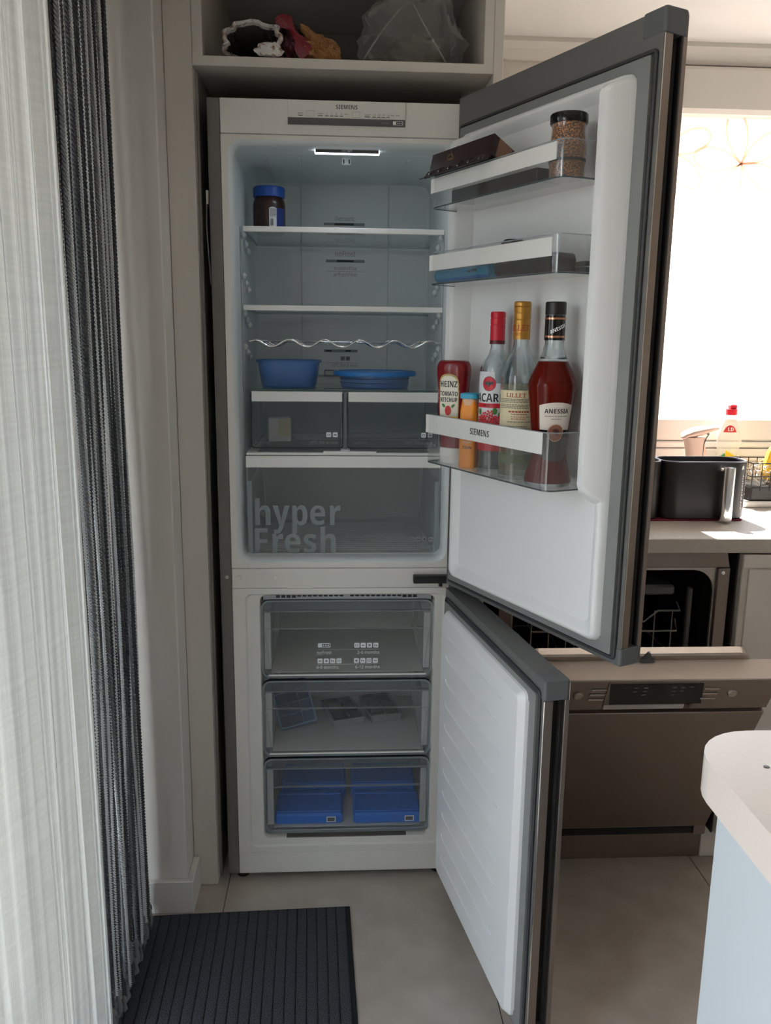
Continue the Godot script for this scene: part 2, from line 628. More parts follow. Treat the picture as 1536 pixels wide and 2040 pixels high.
# ---------------------------------------------------------------- worktop, dishwasher, base cabinet
func kitchen_run() -> void:
	var wt := obj("worktop", mb().box(Vector3(0.662, 0.905, -0.618), Vector3(3.195, 0.943, 0.0), 0.002), M.worktop_laminate)
	tag(wt, "long beige laminate worktop running under the bright window", "worktop")

	# dishwasher
	var dw := thing("dishwasher", "steel built-in dishwasher under the beige worktop with its door tilted half open", "dishwasher", at(Vector3(1.005, 0, 0)))
	var body := mb()
	body.box(Vector3(-0.3, 0.1, -0.56), Vector3(-0.29, 0.862, -0.02))
	body.box(Vector3(0.29, 0.1, -0.56), Vector3(0.3, 0.862, -0.02))
	body.box(Vector3(-0.3, 0.862, -0.56), Vector3(0.3, 0.87, -0.02))
	body.box(Vector3(-0.3, 0.1, -0.58), Vector3(0.3, 0.87, -0.56))
	body.box(Vector3(-0.29, 0.1, -0.56), Vector3(0.29, 0.12, -0.02))
	obj("housing", body, M.black_plastic, dw)
	# pale front frame of the tub with a rounded opening
	var fm := mb()
	fm.ring(MB.rr(-0.3, 0.3, 0.1, 0.862, 0, 0.002, 6), MB.rr(-0.262, 0.262, 0.13, 0.855, 0, 0.055, 6), -0.03, -0.022)
	obj("tub_frame", fm, M.steel, dw)
	for s in [-1.0, 1.0]:
		obj("side_flange", mb().box(Vector3(s * 0.267, 0.1, -0.022), Vector3(s * 0.3, 0.862, -0.012), 0.002), M.steel_door, dw)
		var sc := mb().lathe([[0.0, 0.0], [0.005, 0.0], [0.005, 0.002], [0.003, 0.003], [0.0, 0.003]], 12, Transform3D(Basis(X, PI / 2), Vector3(s * 0.28, 0.85, -0.012)))
		obj("screw", sc, M.chrome, dw)
	obj("top_strip", mb().prism(PackedVector2Array([Vector2(-0.3, 0.866), Vector2(0.295, 0.866), Vector2(0.287, 0.903), Vector2(-0.3, 0.903)]), -0.045, -0.01), M.steel_door, dw)
	# dark tub
	var tub := mb()
	var L := []
	for q in [[-0.262, 0.055, -0.03], [-0.25, 0.05, -0.06], [-0.248, 0.05, -0.54]]:
		L.append(MB.rr(q[0], -q[0], 0.13, 0.855, q[2], q[1], 6))
	tub.loft(L, true, false)
	tub.v.clear()
	tub.loft(L, false, true)
	tub.flip()
	obj("tub", tub, mat("tub_dark", c8(30, 28, 28), 0.35, 0.4), dw)
	# upper spray arm and baskets
	var wire: StandardMaterial3D = mat("basket_wire", c8(122, 120, 118), 0.4, 0.0)
	obj("cutlery_tray", mb().box(Vector3(-0.23, 0.77, -0.5), Vector3(0.185, 0.798, -0.075), 0.006), mat("tray_grey", c8(104, 102, 100), 0.5), dw)
	for yy in [0.597, 0.34]:
		var bk := mb()
		for dy in [0.0, -0.06]:
			bk.tube(PackedVector3Array([Vector3(-0.205, yy + dy, -0.07), Vector3(0.195, yy + dy, -0.07), Vector3(0.195, yy + dy, -0.5), Vector3(-0.205, yy + dy, -0.5)]), 0.0028, 6, true)
		bk.tube(PackedVector3Array([Vector3(-0.2, yy + 0.075, -0.07), Vector3(0.195, yy + 0.075, -0.07), Vector3(0.205, yy + 0.095, -0.11)]), 0.0028, 6)
		bk.tube(PackedVector3Array([Vector3(-0.2, yy + 0.102, -0.07), Vector3(0.105, yy + 0.102, -0.07), Vector3(0.14, yy + 0.132, -0.07), Vector3(0.2, yy + 0.132, -0.07), Vector3(0.21, yy + 0.14, -0.12)]), 0.0028, 6)
		for i in 9:
			var xx := -0.2 + i * 0.0475
			bk.tube(PackedVector3Array([Vector3(xx, yy + (0.132 if i > 6 else 0.1), -0.07), Vector3(xx, yy - 0.06, -0.07), Vector3(xx, yy - 0.06, -0.5), Vector3(xx, yy, -0.5)]), 0.002, 5)
		for i in 8:
			var xx := -0.18 + i * 0.05
			bk.tube(PackedVector3Array([Vector3(xx, yy - 0.06, -0.12), Vector3(xx + 0.012, yy + 0.02, -0.12), Vector3(xx + 0.024, yy - 0.06, -0.12)]), 0.002, 5)
		obj("basket", bk, wire, dw)
	obj("side_rail", mb().box(Vector3(0.222, 0.60, -0.09), Vector3(0.234, 0.79, -0.075), 0.002), M.tray_grey, dw)
	obj("plinth", mb().box(Vector3(-0.3, 0.0, -0.075), Vector3(0.312, 0.083, -0.06), 0.002), M.steel_door, dw)
	# the tilted door: its own axes have y along the door, z out of the room side
	var tilt := Transform3D(Basis(X, deg_to_rad(27.7)), Vector3(0, 0.128, -0.01))
	var dm := mb()
	dm.box(Vector3(-0.298, 0.0, -0.03), Vector3(0.298, 0.505, 0.0), 0.002)
	dm.box(Vector3(-0.298, 0.505, -0.045), Vector3(0.298, 0.52, -0.012))
	dm.box(Vector3(-0.298, 0.52, -0.058), Vector3(-0.1, 0.622, 0.0), 0.002)
	dm.box(Vector3(0.11, 0.52, -0.058), Vector3(0.298, 0.622, 0.0), 0.002)
	dm.box(Vector3(-0.101, 0.538, -0.058), Vector3(0.111, 0.622, 0.0), 0.002)
	dm.box(Vector3(-0.101, 0.512, -0.045), Vector3(0.111, 0.54, -0.026))
	var door := obj("door", dm, M.steel_door, dw)
	door.transform = tilt
	obj("top_edge", mb().box(Vector3(-0.298, 0.6222, -0.059), Vector3(0.298, 0.627, 0.0), 0.0015), mat("door_edge", c8(196, 182, 168), 0.45), door)
	var inner := mb().rbox(-0.28, 0.25, 0.02, 0.645, -0.085, -0.058, 0.03, 0.004)
	obj("inner_panel", inner, M.steel, door)
	obj("latch", mb().box(Vector3(-0.019, 0.627, -0.066), Vector3(0.017, 0.633, -0.048), 0.002).prism(PackedVector2Array([Vector2(-0.014, 0.632), Vector2(0.012, 0.632), Vector2(0.002, 0.655), Vector2(-0.002, 0.655)]), -0.06, -0.054), M.cap_grey, door)
	obj("display", mb().prism(PackedVector2Array([Vector2(-0.086, 0.541), Vector2(0.132, 0.541), Vector2(0.12, 0.613), Vector2(-0.096, 0.613)]), 0.0002, 0.0012), M.black_gloss, door)
	obj("handle_recess", mb().box(Vector3(-0.092, 0.5125, -0.012), Vector3(0.100, 0.5285, -0.007)), mat("recess_pale", c8(206, 200, 194), 0.5), door)
	var pr := mb()
	for q in [[-0.06, 0.6], [-0.035, 0.6], [-0.012, 0.6], [-0.035, 0.587], [-0.012, 0.587], [-0.012, 0.575], [0.055, 0.6], [0.075, 0.6], [0.095, 0.601], [0.055, 0.587], [0.075, 0.587], [0.055, 0.575]]:
		pr.box(Vector3(q[0] - 0.005, q[1] - 0.0025, 0.0012), Vector3(q[0] + 0.005, q[1] + 0.0025, 0.0015))
	obj("symbols", pr, M.grey_print, door)
	for s in [[-0.165, 0.575], [0.196, 0.578]]:
		obj("knob", mb().lathe([[0.0, 0.0], [0.0115, 0.0], [0.0115, 0.003], [0.0095, 0.005], [0.0, 0.0055]], 24, Transform3D(Basis(X, PI / 2), Vector3(s[0], s[1], 0))), M.steel, door)
	for s in [-0.119, 0.145]:
		for k in 3:
			obj("button", mb().box(Vector3(s - 0.018 - k * 0.001, 0.592 - k * 0.0175, 0.0), Vector3(s + 0.018 - k * 0.001, 0.597 - k * 0.0175, 0.003), 0.001), M.steel, door)

	# white base cabinet right of the dishwasher
	var bc := thing("base_cabinet", "white kitchen base cabinet with a framed door, right of the open dishwasher", "cabinet", at(Vector3(1.63, 0, 0)))
	obj("carcass", mb().box(Vector3(-0.300, 0.1, -0.6), Vector3(0.6, 0.904, -0.022)), M.cabinet_laminate, bc)
	obj("side_panel", mb().box(Vector3(-0.305, 0.1, -0.6), Vector3(-0.3005, 0.904, -0.021)), mat("panel_dark", c8(58, 54, 51), 0.6), bc)
	var cd := obj("cabinet_door", mb().box(Vector3(-0.3, 0.105, -0.02), Vector3(0.3, 0.9, -0.002), 0.002), M.cabinet_laminate, bc)
	obj("door_field", mb().box(Vector3(-0.283, 0.13, -0.003), Vector3(0.283, 0.862, 0.003), 0.002), M.white_trim, cd)
	obj("rail", mb().box(Vector3(-0.3, 0.866, -0.003), Vector3(0.3, 0.9, 0.003), 0.002), M.white_trim, cd)
	obj("plinth", mb().box(Vector3(-0.312, 0.0, -0.075), Vector3(0.6, 0.1, -0.058), 0.002), M.white_trim, bc)


func island() -> void:
	var p := PackedVector2Array()
	var r := 0.085
	p.append(Vector2(1.75, 1.056))
	for i in 9:
		var a := -PI / 2 - i / 8.0 * PI / 2
		p.append(Vector2(0.728 + r + r * cos(a), 1.056 + r + r * sin(a)))
	p.append(Vector2(0.724, 1.85))
	p.append(Vector2(1.75, 1.85))
	var T := Transform3D(Basis(Vector3(1, 0, 0), Vector3(0, 0, 1), Vector3(0, 1, 0)), Vector3(0, 0, 0))
	var top := obj("island_worktop", mb().prism(p, 0.895, 0.945, T), M.island_top)
	tag(top, "pale island worktop with a rounded corner, close by at the right", "worktop")
	obj("plug", mb().lathe([[0.0, 0.0], [0.0035, 0.0], [0.0035, 0.0006], [0.0, 0.001]], 12, at(Vector3(0.792, 0.945, 1.148))), M.black_plastic, top)
	var cb := thing("island_cabinet", "white glossy island base cabinet under the pale rounded worktop", "cabinet", at(Vector3(1.2, 0, 1.5)))
	obj("side_panel", mb().box(Vector3(-0.465, 0.0, -0.345), Vector3(-0.447, 0.895, 0.34), 0.001), M.island_side, cb)
	obj("carcass", mb().box(Vector3(-0.446, 0.0, -0.34), Vector3(0.5, 0.894, 0.335), 0.001), M.island_side, cb)


func tall_cabinet() -> void:
	var c := thing("tall_cabinet", "tall pale cabinet surround of the fridge with an open shelf on top", "cabinet", at(Vector3(0.3, 0, 0)))
	var o := Vector3(-0.3, 0, 0)
	var S := func(called: String, a: Vector3, b: Vector3, m: Material) -> void:
		obj(called, mb().box(a + o, b + o, 0.0012), m, c)
	S.call("filler_panel", Vector3(-0.0872, 0.002, -0.3), Vector3(-0.0265, CEIL - 0.001, 0.015), M.cabinet_laminate)
	S.call("end_panel", Vector3(0.6365, 0.002, -0.61), Vector3(0.6585, CEIL - 0.001, 0.015), M.cabinet_laminate)
	S.call("shelf_side", Vector3(-0.026, 2.0125, -0.6), Vector3(-0.0035, CEIL - 0.001, 0.015), M.cabinet_laminate)
	S.call("shelf_side", Vector3(0.6145, 2.0125, -0.6), Vector3(0.636, CEIL - 0.001, 0.015), M.cabinet_laminate)
	S.call("shelf_board", Vector3(-0.0265, 2.0115, -0.6), Vector3(0.6365, 2.032, 0.0155), M.cabinet_laminate)
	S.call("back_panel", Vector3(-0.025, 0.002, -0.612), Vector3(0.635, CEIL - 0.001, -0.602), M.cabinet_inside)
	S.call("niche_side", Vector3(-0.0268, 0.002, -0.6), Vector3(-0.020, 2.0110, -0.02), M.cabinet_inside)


func floor_mat() -> void:
	var t := thing("floor_mat", "ribbed black doormat on the pale floor in front of the fridge", "mat", Transform3D(Basis(Y, 0.033), Vector3(0.322, 0, 0.119)))
	obj("backing", mb().box(Vector3(-0.62, 0.0003, 0.0), Vector3(0.0, 0.004, 1.0), 0.001), M.mat_rubber, t)
	var rib := mb().box(Vector3(-0.0116, 0.003, 0.006), Vector3(0.0116, 0.0085, 0.985), 0.003).mesh(50)
	for i in 25:
		var o := obj("rib", rib, M.mat_pile, t)
		o.position.x = -0.024 - i * 0.0243


# ---------------------------------------------------------------- curtains
func curtains() -> void:
	# cord curtain: three kinds of twisted cord, copied
	var cm := []
	var cords := [mat("cord_dark", c8(82, 83, 85), 0.8), mat("cord_grey", c8(132, 133, 135), 0.75), mat("cord_silver", c8(232, 233, 234), 0.4)]
	for k in 4:
		var m := mb()
		for s in 2:
			var pts := PackedVector3Array()
			var n := 760
			for i in n + 1:
				var y := CEIL - 0.06 - i * (2.14 / n)
				var a := y * TAU / (0.016 if k != 2 else 0.011) + PI * s
				var sway := 0.006 * sin(y * (2.0 + k) + k * 2.0) * (1.0 - y / 2.4)
				pts.append(Vector3(0.0024 * cos(a) + sway, y, 0.0024 * sin(a) + sway * 0.7))
			m.tube(pts, 0.0022 if k != 2 else 0.0016, 5)
		cm.append(m.mesh(80))
	var tas := mb().lathe([[0.0, 0.0], [0.006, 0.004], [0.0075, 0.018], [0.0055, 0.034], [0.004, 0.04], [0.0068, 0.046], [0.0062, 0.054], [0.003, 0.06], [0.0, 0.061]], 10).mesh(60)
	var cc := thing("string_curtain", "dark grey curtain of twisted cords hanging beside the tall cabinet", "curtain", at(Vector3(-0.180, 0, 0.166)))
	obj("heading", mb().box(Vector3(-0.012, CEIL - 0.07, -0.01), Vector3(0.012, CEIL - 0.002, 0.39), 0.003), cords[0], cc)
	for i in 74:
		var row := i % 3
		var u := i / 74.0
		var kind: int = [0, 1, 0, 3, 1, 0, 3][i % 7]
		var ma: Material = cords[[0, 0, 1, 0, 1][i % 5]]
		if i % 7 == 4:
			kind = 2
			ma = cords[2]
		var o := obj("cord", cm[kind], ma, cc)
		o.position = Vector3(rng.randf_range(-0.003, 0.003) + (row - 1) * 0.008 if kind != 2 else rng.randf_range(0.009, 0.013), rng.randf_range(-0.055, -0.015) if i % 3 else rng.randf_range(-0.04, 0.05), u * 0.385 + rng.randf_range(-0.002, 0.002))
		o.rotation = Vector3(rng.randf_range(-0.006, 0.006), rng.randf() * TAU, rng.randf_range(-0.002, 0.002))
		var b := obj("tassel", tas, ma if kind != 2 else cords[1], o)
		b.position.y = CEIL - 0.06 - 2.14 - 0.052

	# sheer curtain: one folded cloth
	var sm := mat("sheer_cloth", Color.WHITE, 0.9)
	sm.albedo_texture = weave()
	sm.uv1_triplanar = true
	sm.uv1_world_triplanar = true
	sm.uv1_scale = Vector3(3.0, 0.6, 3.0)
	sm.transparency = BaseMaterial3D.TRANSPARENCY_ALPHA
	sm.albedo_color = Color(1.0, 1.0, 0.99, 0.87)
	sm.backlight_enabled = true
	sm.backlight = Color(0.62, 0.62, 0.61)
	var sh := thing("sheer_curtain", "white sheer curtain with fine vertical threads, nearest at the left edge", "curtain", at(Vector3(-0.152, 0, 0.597)))
	var m2 := mb()
	var cols := 150
	var rows := 12
	var P := func(i: int, j: int) -> Vector3:
		var u := float(i) / cols
		var y := 0.008 + (CEIL - 0.03) * j / rows
		var low := 1.0 - y / CEIL
		var f := (0.010 + 0.004 * sin(u * 5.0)) * sin(u * 17.0 + 2.2 * sin(u * 7.0) + 0.5 + 0.6 * low) * smoothstep(0.02, 0.12, u) + 0.003 * sin(u * 53.0 + 1.2 * low + 3.0 * sin(u * 11.0)) + 0.010 * low * sin(u * 15.0)
		return Vector3(f, y, u * 0.54 + 0.012 * low * sin(u * 21.0))
	for i in cols:
		for j in rows:
			m2.quad(P.call(i, j), P.call(i + 1, j), P.call(i + 1, j + 1), P.call(i, j + 1))
	obj("cloth", m2, sm, sh, 80)
	obj("hem", mb().tube(PackedVector3Array([P.call(0, 0), P.call(0, 4), P.call(0, 8), P.call(0, 12)]), 0.0035, 6), mat("hem_thread", c8(226, 226, 222), 0.8), sh)
	var th := mb()
	for i in [9, 22, 40, 55, 63, 80]:
		var pts := PackedVector3Array()
		for j in rows + 1:
			pts.append(P.call(i, j) + Vector3(0.002, 0, 0))
		th.tube(pts, 0.0009, 5)
	obj("thread", th, mat("silver_thread", c8(238, 238, 236), 0.3), sh, 60)
	obj("heading", mb().box(Vector3(-0.014, CEIL - 0.06, 0.0), Vector3(0.014, CEIL - 0.002, 0.55), 0.004), M.white_trim, sh)


func weave() -> ImageTexture:
	var im := Image.create(512, 512, false, Image.FORMAT_RGB8)
	var r := RandomNumberGenerator.new()
	r.seed = 5
	var col := PackedFloat32Array()
	for x in 512:
		var v := 0.80 + 0.05 * r.randf() + 0.06 * sin(x * 0.13) * sin(x * 0.031)
		if r.randf() < 0.03:
			v += 0.1
		col.append(v)
	for y in 512:
		var h := 0.03 * r.randf()
		for x in 512:
			var v := clampf(col[x] + h + 0.05 * (r.randf() - 0.5), 0, 1)
			im.set_pixel(x, y, Color(v, v, v * 0.985))
	return ImageTexture.create_from_image(im)


# ---------------------------------------------------------------- the fridge-freezer
func flat_words(s: String, h: float, p: Vector3, m: Material, parent: Node, bold := false, centred := true, turn := 0.0, squeeze := 1.0) -> MeshInstance3D:
	var o := obj("lettering", words(s, h, 0.0003, bold, 0.0, centred, "Droid Sans", squeeze), m, parent, 0)
	o.position = p
	o.rotation.y = turn
	return o


func icon(p: Vector3, w: float, kind: int, parent: Node, m: Material, dark: Material) -> void:
	var o := obj("icon", mb().rbox(-w / 2, w / 2, -w / 2, w / 2, 0, 0.0004, w * 0.15, 0.0001, 3), m, parent, 0)
	o.position = p
	var d := mb()
	var q := w * 0.3
	match kind % 4:
		0:
			d.ring(MB.rr(-q, q, -q * 0.7, q * 0.7, 0, q * 0.3, 3), MB.rr(-q * 0.7, q * 0.7, -q * 0.4, q * 0.4, 0, q * 0.2, 3), 0.0004, 0.0006)
		1:
			d.rbox(-q, q, -q * 0.45, q * 0.3, 0.0004, 0.0006, q * 0.3, 0.00005, 3)
		2:
			d.lathe([[0.0, 0.0], [q * 0.8, 0.0], [q * 0.8, 0.0002], [0.0, 0.0002]], 12, Transform3D(Basis(X, PI / 2), Vector3(0, 0, 0.0004)))
		_:
			d.box(Vector3(-q, -q * 0.5, 0.0004), Vector3(-q * 0.2, q * 0.6, 0.0006)).box(Vector3(q * 0.1, -q * 0.6, 0.0004), Vector3(q, q * 0.3, 0.0006))
	obj("symbol", d, dark, o, 0)


func open_shell(L: Array, cap := true) -> MB:
	# inside of a recess: faces look inward
	var m := mb()
	var n: int = L[0].size()
	for k in L.size() - 1:
		for i in n:
			var j := (i + 1) % n
			m.quad(L[k][i], L[k + 1][i], L[k + 1][j], L[k][j])
	if cap:
		m.fan(L[L.size() - 1], false)
	return m


func fridge() -> void:
	var f := thing("fridge_freezer", "tall grey and white fridge-freezer with both doors wide open, standing in the cabinet niche", "fridge")
	var W := 0.6
	var top := 1.9517
	var g := 0.0284
	# housing: side walls with front flanges, top, bottom, back
	var h := mb()
	h.box(Vector3(0, 0.022, -0.57), Vector3(0.004, top, 0.0), 0.001)
	h.box(Vector3(0, 0.022, -0.012), Vector3(g, top, 0.0), 0.0015)
	h.box(Vector3(W - 0.004, 0.022, -0.57), Vector3(W, top, 0.0), 0.001)
	h.box(Vector3(W - g, 0.022, -0.012), Vector3(W, top, 0.0), 0.0015)
	h.box(Vector3(0.004, top - 0.004, -0.57), Vector3(W - 0.004, top, -0.0305))
	h.box(Vector3(0.004, 0.022, -0.57), Vector3(W - 0.004, 0.026, -0.03))
	h.box(Vector3(0.004, 0.026, -0.57), Vector3(W - 0.004, top - 0.004, -0.565))
	obj("housing", h, M.fridge_grey, f)
	for x in [0.035, 0.565]:
		obj("foot", mb().lathe([[0.0, 0.0], [0.017, 0.0], [0.018, 0.004], [0.018, 0.011], [0.009, 0.013], [0.009, 0.024], [0.0, 0.024]], 20, at(Vector3(x, 0.0, -0.035))), M.black_plastic, f)
	obj("flange_screw", mb().lathe([[0.0, 0.0], [0.005, 0.0], [0.0045, 0.002], [0.0, 0.003]], 14, Transform3D(Basis(X, PI / 2), Vector3(0.0165, 0.8475, 0.0))), M.steel, f)

	# control panel
	var cp := obj("control_panel", mb().box(Vector3(g + 0.0006, 1.8782, -0.03), Vector3(W - g, top, 0.001), 0.0015), M.fridge_white, f)
	obj("fascia", mb().box(Vector3(0.1795, 1.8985, 0.0012), Vector3(0.4432, 1.9505, 0.004), 0.0008), M.fridge_white, cp)
	obj("grey_strip", mb().box(Vector3(0.1795, 1.8987, 0.0041), Vector3(0.4425, 1.9138, 0.0046), 0.0001), M.grey_print, cp)
	flat_words("SIEMENS", 0.0083, Vector3(0.311, 1.9375, 0.0041), M.grey_print, cp, true)
	for s in [[0.2075, 0.01], [0.252, 0.011], [0.2665, 0.008], [0.2775, 0.008], [0.288, 0.008], [0.299, 0.008], [0.3575, 0.012], [0.3725, 0.008], [0.383, 0.008], [0.3935, 0.008], [0.404, 0.008]]:
		obj("mark", mb().box(Vector3(s[0] - s[1] / 2, 1.9178, 0.004), Vector3(s[0] + s[1] / 2, 1.9192, 0.0044)), M.gasket_dark, cp, 0)
	for s in [[0.2075, "alarm"], [0.2525, "super"], [0.2665, "2"], [0.2775, "3"], [0.288, "4"], [0.299, "6"], [0.310, "eco"], [0.3575, "super"], [0.3725, "-16"], [0.383, "-18"], [0.3935, "-20"], [0.404, "-24"], [0.414, "eco"], [0.426, "lock"]]:
		flat_words(s[1], 0.0026, Vector3(s[0], 1.9230, 0.004), M.grey_print, cp)
	for x in [0.2299, 0.332]:
		obj("button", mb().ring(MB.rr(x - 0.009, x + 0.009, 1.9165, 1.9285, 0, 0.0005, 2), MB.rr(x - 0.0085, x + 0.0085, 1.917, 1.928, 0, 0.0005, 2), 0.004, 0.0043), M.faint_print, cp, 0)
	flat_words("noFrost", 0.0036, Vector3(0.398, 1.9065, 0.0047), M.faint_print, cp)
	obj("star_badge", mb().box(Vector3(0.415, 1.9025, 0.0046), Vector3(0.4375, 1.9105, 0.0049), 0.0001), M.white_strip, cp)
	obj("star_frame", mb().box(Vector3(0.422, 1.9035, 0.0049), Vector3(0.4365, 1.9095, 0.0051)), M.gasket_dark, cp)
	for x in [0.4255, 0.4295, 0.4335]:
		obj("star", mb().lathe([[0.0, 0.0], [0.0013, 0.0], [0.0, 0.0002]], 6, Transform3D(Basis(X, PI / 2), Vector3(x, 1.9065, 0.0051))), M.white_strip, cp)

	# fridge compartment
	var x0 := 0.044
	var x1 := 0.563
	var y0 := 0.884
	var y1 := 1.866
	obj("front_frame", mb().ring(MB.rr(g + 0.0006, W - g, 0.8705, 1.8768, 0, 0.001, 6), MB.rr(x0, x1, y0, y1, 0, 0.03, 6), -0.02, 0.0), M.fridge_white, f)
	var L := []
	for s in [[0.0, 0.0, 0.03], [0.0035, -0.002, 0.029], [0.0085, -0.008, 0.026], [0.0115, -0.02, 0.024], [0.0130, -0.10, 0.022], [0.0150, -0.44, 0.03], [0.022, -0.447, 0.03]]:
		L.append(MB.rr(x0 + s[0], x1 - s[0], y0 + s[0], y1 - s[0], s[1], s[2], 6))
	var li := obj("liner", open_shell(L), M.liner_white, f)
	obj("ceiling_lip", mb().prism(PackedVector2Array([Vector2(-0.002, 1.864), Vector2(-0.075, 1.8525), Vector2(-0.085, 1.8525), Vector2(-0.10, 1.856), Vector2(-0.10, 1.864)]), 0.06, 0.547, Transform3D(Basis(Vector3(0, 0, 1), Vector3(0, 1, 0), Vector3(1, 0, 0)), Vector3.ZERO)), M.liner_white, li, 20)
	for x in [0.118, 0.20, 0.46]:
		obj("ceiling_rib", mb().box(Vector3(x - 0.002, 1.849, -0.42), Vector3(x + 0.002, 1.853, -0.11), 0.001), M.liner_white, li)
	# lamp bar
	var lb := obj("lamp_bar", mb().box(Vector3(0.2398, 1.8478, -0.036), Vector3(0.3852, 1.8585, -0.026), 0.0012), mat("lamp_cover", c8(80, 80, 82), 0.3), f)
	flat_words("LED light", 0.0042, Vector3(0.312, 1.8532, -0.0258), M.white_strip, lb, true)
	obj("lamp_glow", mb().box(Vector3(0.2385, 1.8462, -0.040), Vector3(0.3865, 1.8478, -0.0275), 0.0006), M.led_glow, lb)
	for x in [0.2387, 0.3863]:
		obj("lamp_glow", mb().box(Vector3(x - 0.0010, 1.8478, -0.034), Vector3(x + 0.0010, 1.8560, -0.029), 0.0004), M.led_glow, lb)
	obj("lamp_clip", mb().box(Vector3(0.301, 1.838, -0.118), Vector3(0.323, 1.856, -0.108), 0.002), M.liner_white, lb)
	for x in [0.3055, 0.3185]:
		obj("clip_slot", mb().box(Vector3(x - 0.0013, 1.840, -0.1082), Vector3(x + 0.0013, 1.850, -0.1074)), M.dark_groove, lb)
	var led := AreaLight3D.new()
	led.name = "lamp_light"
	led.light_color = c8(228, 240, 255)
	led.area_size = Vector2(0.14, 0.01)
	led.light_energy = 0.011
	led.area_range = 5.0
	led.shadow_enabled = true
	lb.add_child(led)
	led.transform = Transform3D(Basis(X, -PI / 2), Vector3(0.312, 1.8450, -0.034))

	# air duct panel on the back wall
	var zb := -0.447
	var duct := obj("air_duct", mb().rbox(0.189, 0.4335, 1.327, 1.862, zb - 0.001, zb + 0.005, 0.006, 0.0015), M.liner_white, f)
	var zp := zb + 0.0052
	for s in [[1.745, 0.252, 0.367], [1.646, 0.258, 0.367]]:
		obj("air_slot", mb().box(Vector3(s[1], s[0] - 0.004, zp - 0.0002), Vector3(s[2], s[0] + 0.0035, zp + 0.0012), 0.001), M.faint_print, duct)
		obj("slot_opening", mb().rbox(s[1] + 0.03, s[2] - 0.03, s[0] - 0.0025, s[0] + 0.0025, zp + 0.001, zp + 0.0016, 0.0024, 0.0002), M.dark_groove, duct)
	flat_words("iSensoric", 0.0115, Vector3(0.3105, 1.760, zp), M.faint_print, duct, false, true, 0, 0.86)
	flat_words("noFrost", 0.0135, Vector3(0.312, 1.665, zp), M.faint_print, duct, false, true, 0, 0.9)
	flat_words("multiAirflow", 0.0105, Vector3(0.313, 1.626, zp), M.faint_print, duct, false, true, 0, 0.80)
	obj("line", mb().box(Vector3(0.259, 1.6175, zp - 0.0002), Vector3(0.367, 1.6183, zp + 0.0003)), M.faint_print, duct)
	flat_words("airfreshFilter", 0.0105, Vector3(0.313, 1.609, zp), M.faint_print, duct, false, true, 0, 0.80)
	obj("air_slot", mb().box(Vector3(0.251, 1.393, zp - 0.0002), Vector3(0.348, 1.4, zp + 0.0012), 0.001), M.faint_print, duct)
	for x in [0.2655, 0.321]:
		obj("slot_opening", mb().box(Vector3(x - 0.008, 1.3945, zp + 0.001), Vector3(x + 0.008, 1.3985, zp + 0.0016)), M.dark_groove, duct)
	for x in [0.3055, 0.3205]:
		icon(Vector3(x, 1.375, zp), 0.0125, 1 if x < 0.31 else 2, duct, M.faint_print, M.grey_print)
	obj("line", mb().box(Vector3(0.256, 1.3622, zp - 0.0002), Vector3(0.354, 1.363, zp + 0.0003)), M.faint_print, duct)
	flat_words("±0°C  fish & meat", 0.0085, Vector3(0.311, 1.3555, zp), M.faint_print, duct, false, true, 0, 0.8)
	obj("vent_frame", mb().ring(MB.rr(0.252, 0.36, 1.3235, 1.3425, 0, 0.002, 3), MB.rr(0.255, 0.357, 1.3265, 1.3395, 0, 0.002, 3), zp - 0.0002, zp + 0.002), M.faint_print, duct)

	# glass shelves
	for s in [[1.692, 0.0645, 0.5635], [1.5085, 0.0615, 0.5605]]:
		var sh := obj("glass_shelf", mb().box(Vector3(s[1] + 0.003, s[0] - 0.009, -0.415), Vector3(s[2] - 0.003, s[0] - 0.005, -0.092), 0.0006), mat("shelf_glass", c8(150, 182, 176, 0.13), 0.04), f)
		obj("front_trim", mb().rbox(s[1], s[2], s[0] - 0.0125, s[0], -0.1, -0.088, 0.003, 0.001), M.white_strip, sh)
		obj("rear_trim", mb().box(Vector3(s[1] + 0.004, s[0] - 0.012, -0.422), Vector3(s[2] - 0.004, s[0] - 0.003, -0.412), 0.002), M.rim_clear, sh)
		for x in [s[1] + 0.002, s[2] - 0.002]:
			obj("side_trim", mb().box(Vector3(x - 0.002, s[0] - 0.012, -0.415), Vector3(x + 0.002, s[0] - 0.002, -0.1), 0.001), M.rim_clear, sh)
	# moulded shelf supports on the side walls
	var boss := mb().rbox(-0.016, 0.016, -0.008, 0.008, 0, 0.012, 0.008, 0.005, 5)
	var bm := boss.mesh(60)
	for yy in [1.671, 1.575, 1.487, 1.405]:
		for sd in [0, 1]:
			for k in 3:
				var o := obj("shelf_support", bm, M.liner_white, f)
				o.position = Vector3(0.0565 if sd == 0 else 0.5505, yy - 0.012 * k + (0.004 if k == 0 else 0.0), -0.12 - 0.055 * k)
				o.rotation.y = PI / 2 if sd == 0 else -PI / 2
	# wall grooves
	for sd in [0.0575, 0.5495]:
		obj("wall_groove", mb().box(Vector3(sd - 0.0008, 1.30, -0.0885), Vector3(sd + 0.0008, 1.69, -0.0875)), M.faint_print, f)

	# chromed wavy bottle rack
	var rk := mb()
	for z in [-0.09, -0.102, -0.114, -0.2, -0.3]:
		var pts := PackedVector3Array()
		for i in 121:
			var u := i / 120.0
			var x := 0.076 + u * 0.468
			var e := smoothstep(0.0, 0.05, u) * smoothstep(1.0, 0.95, u)
			pts.append(Vector3(x, 1.4185 + 0.0085 * e * cos((x - 0.172) / 0.0875 * TAU) + 0.004 * (1.0 - e), z))
		rk.tube(pts, 0.0021, 6)
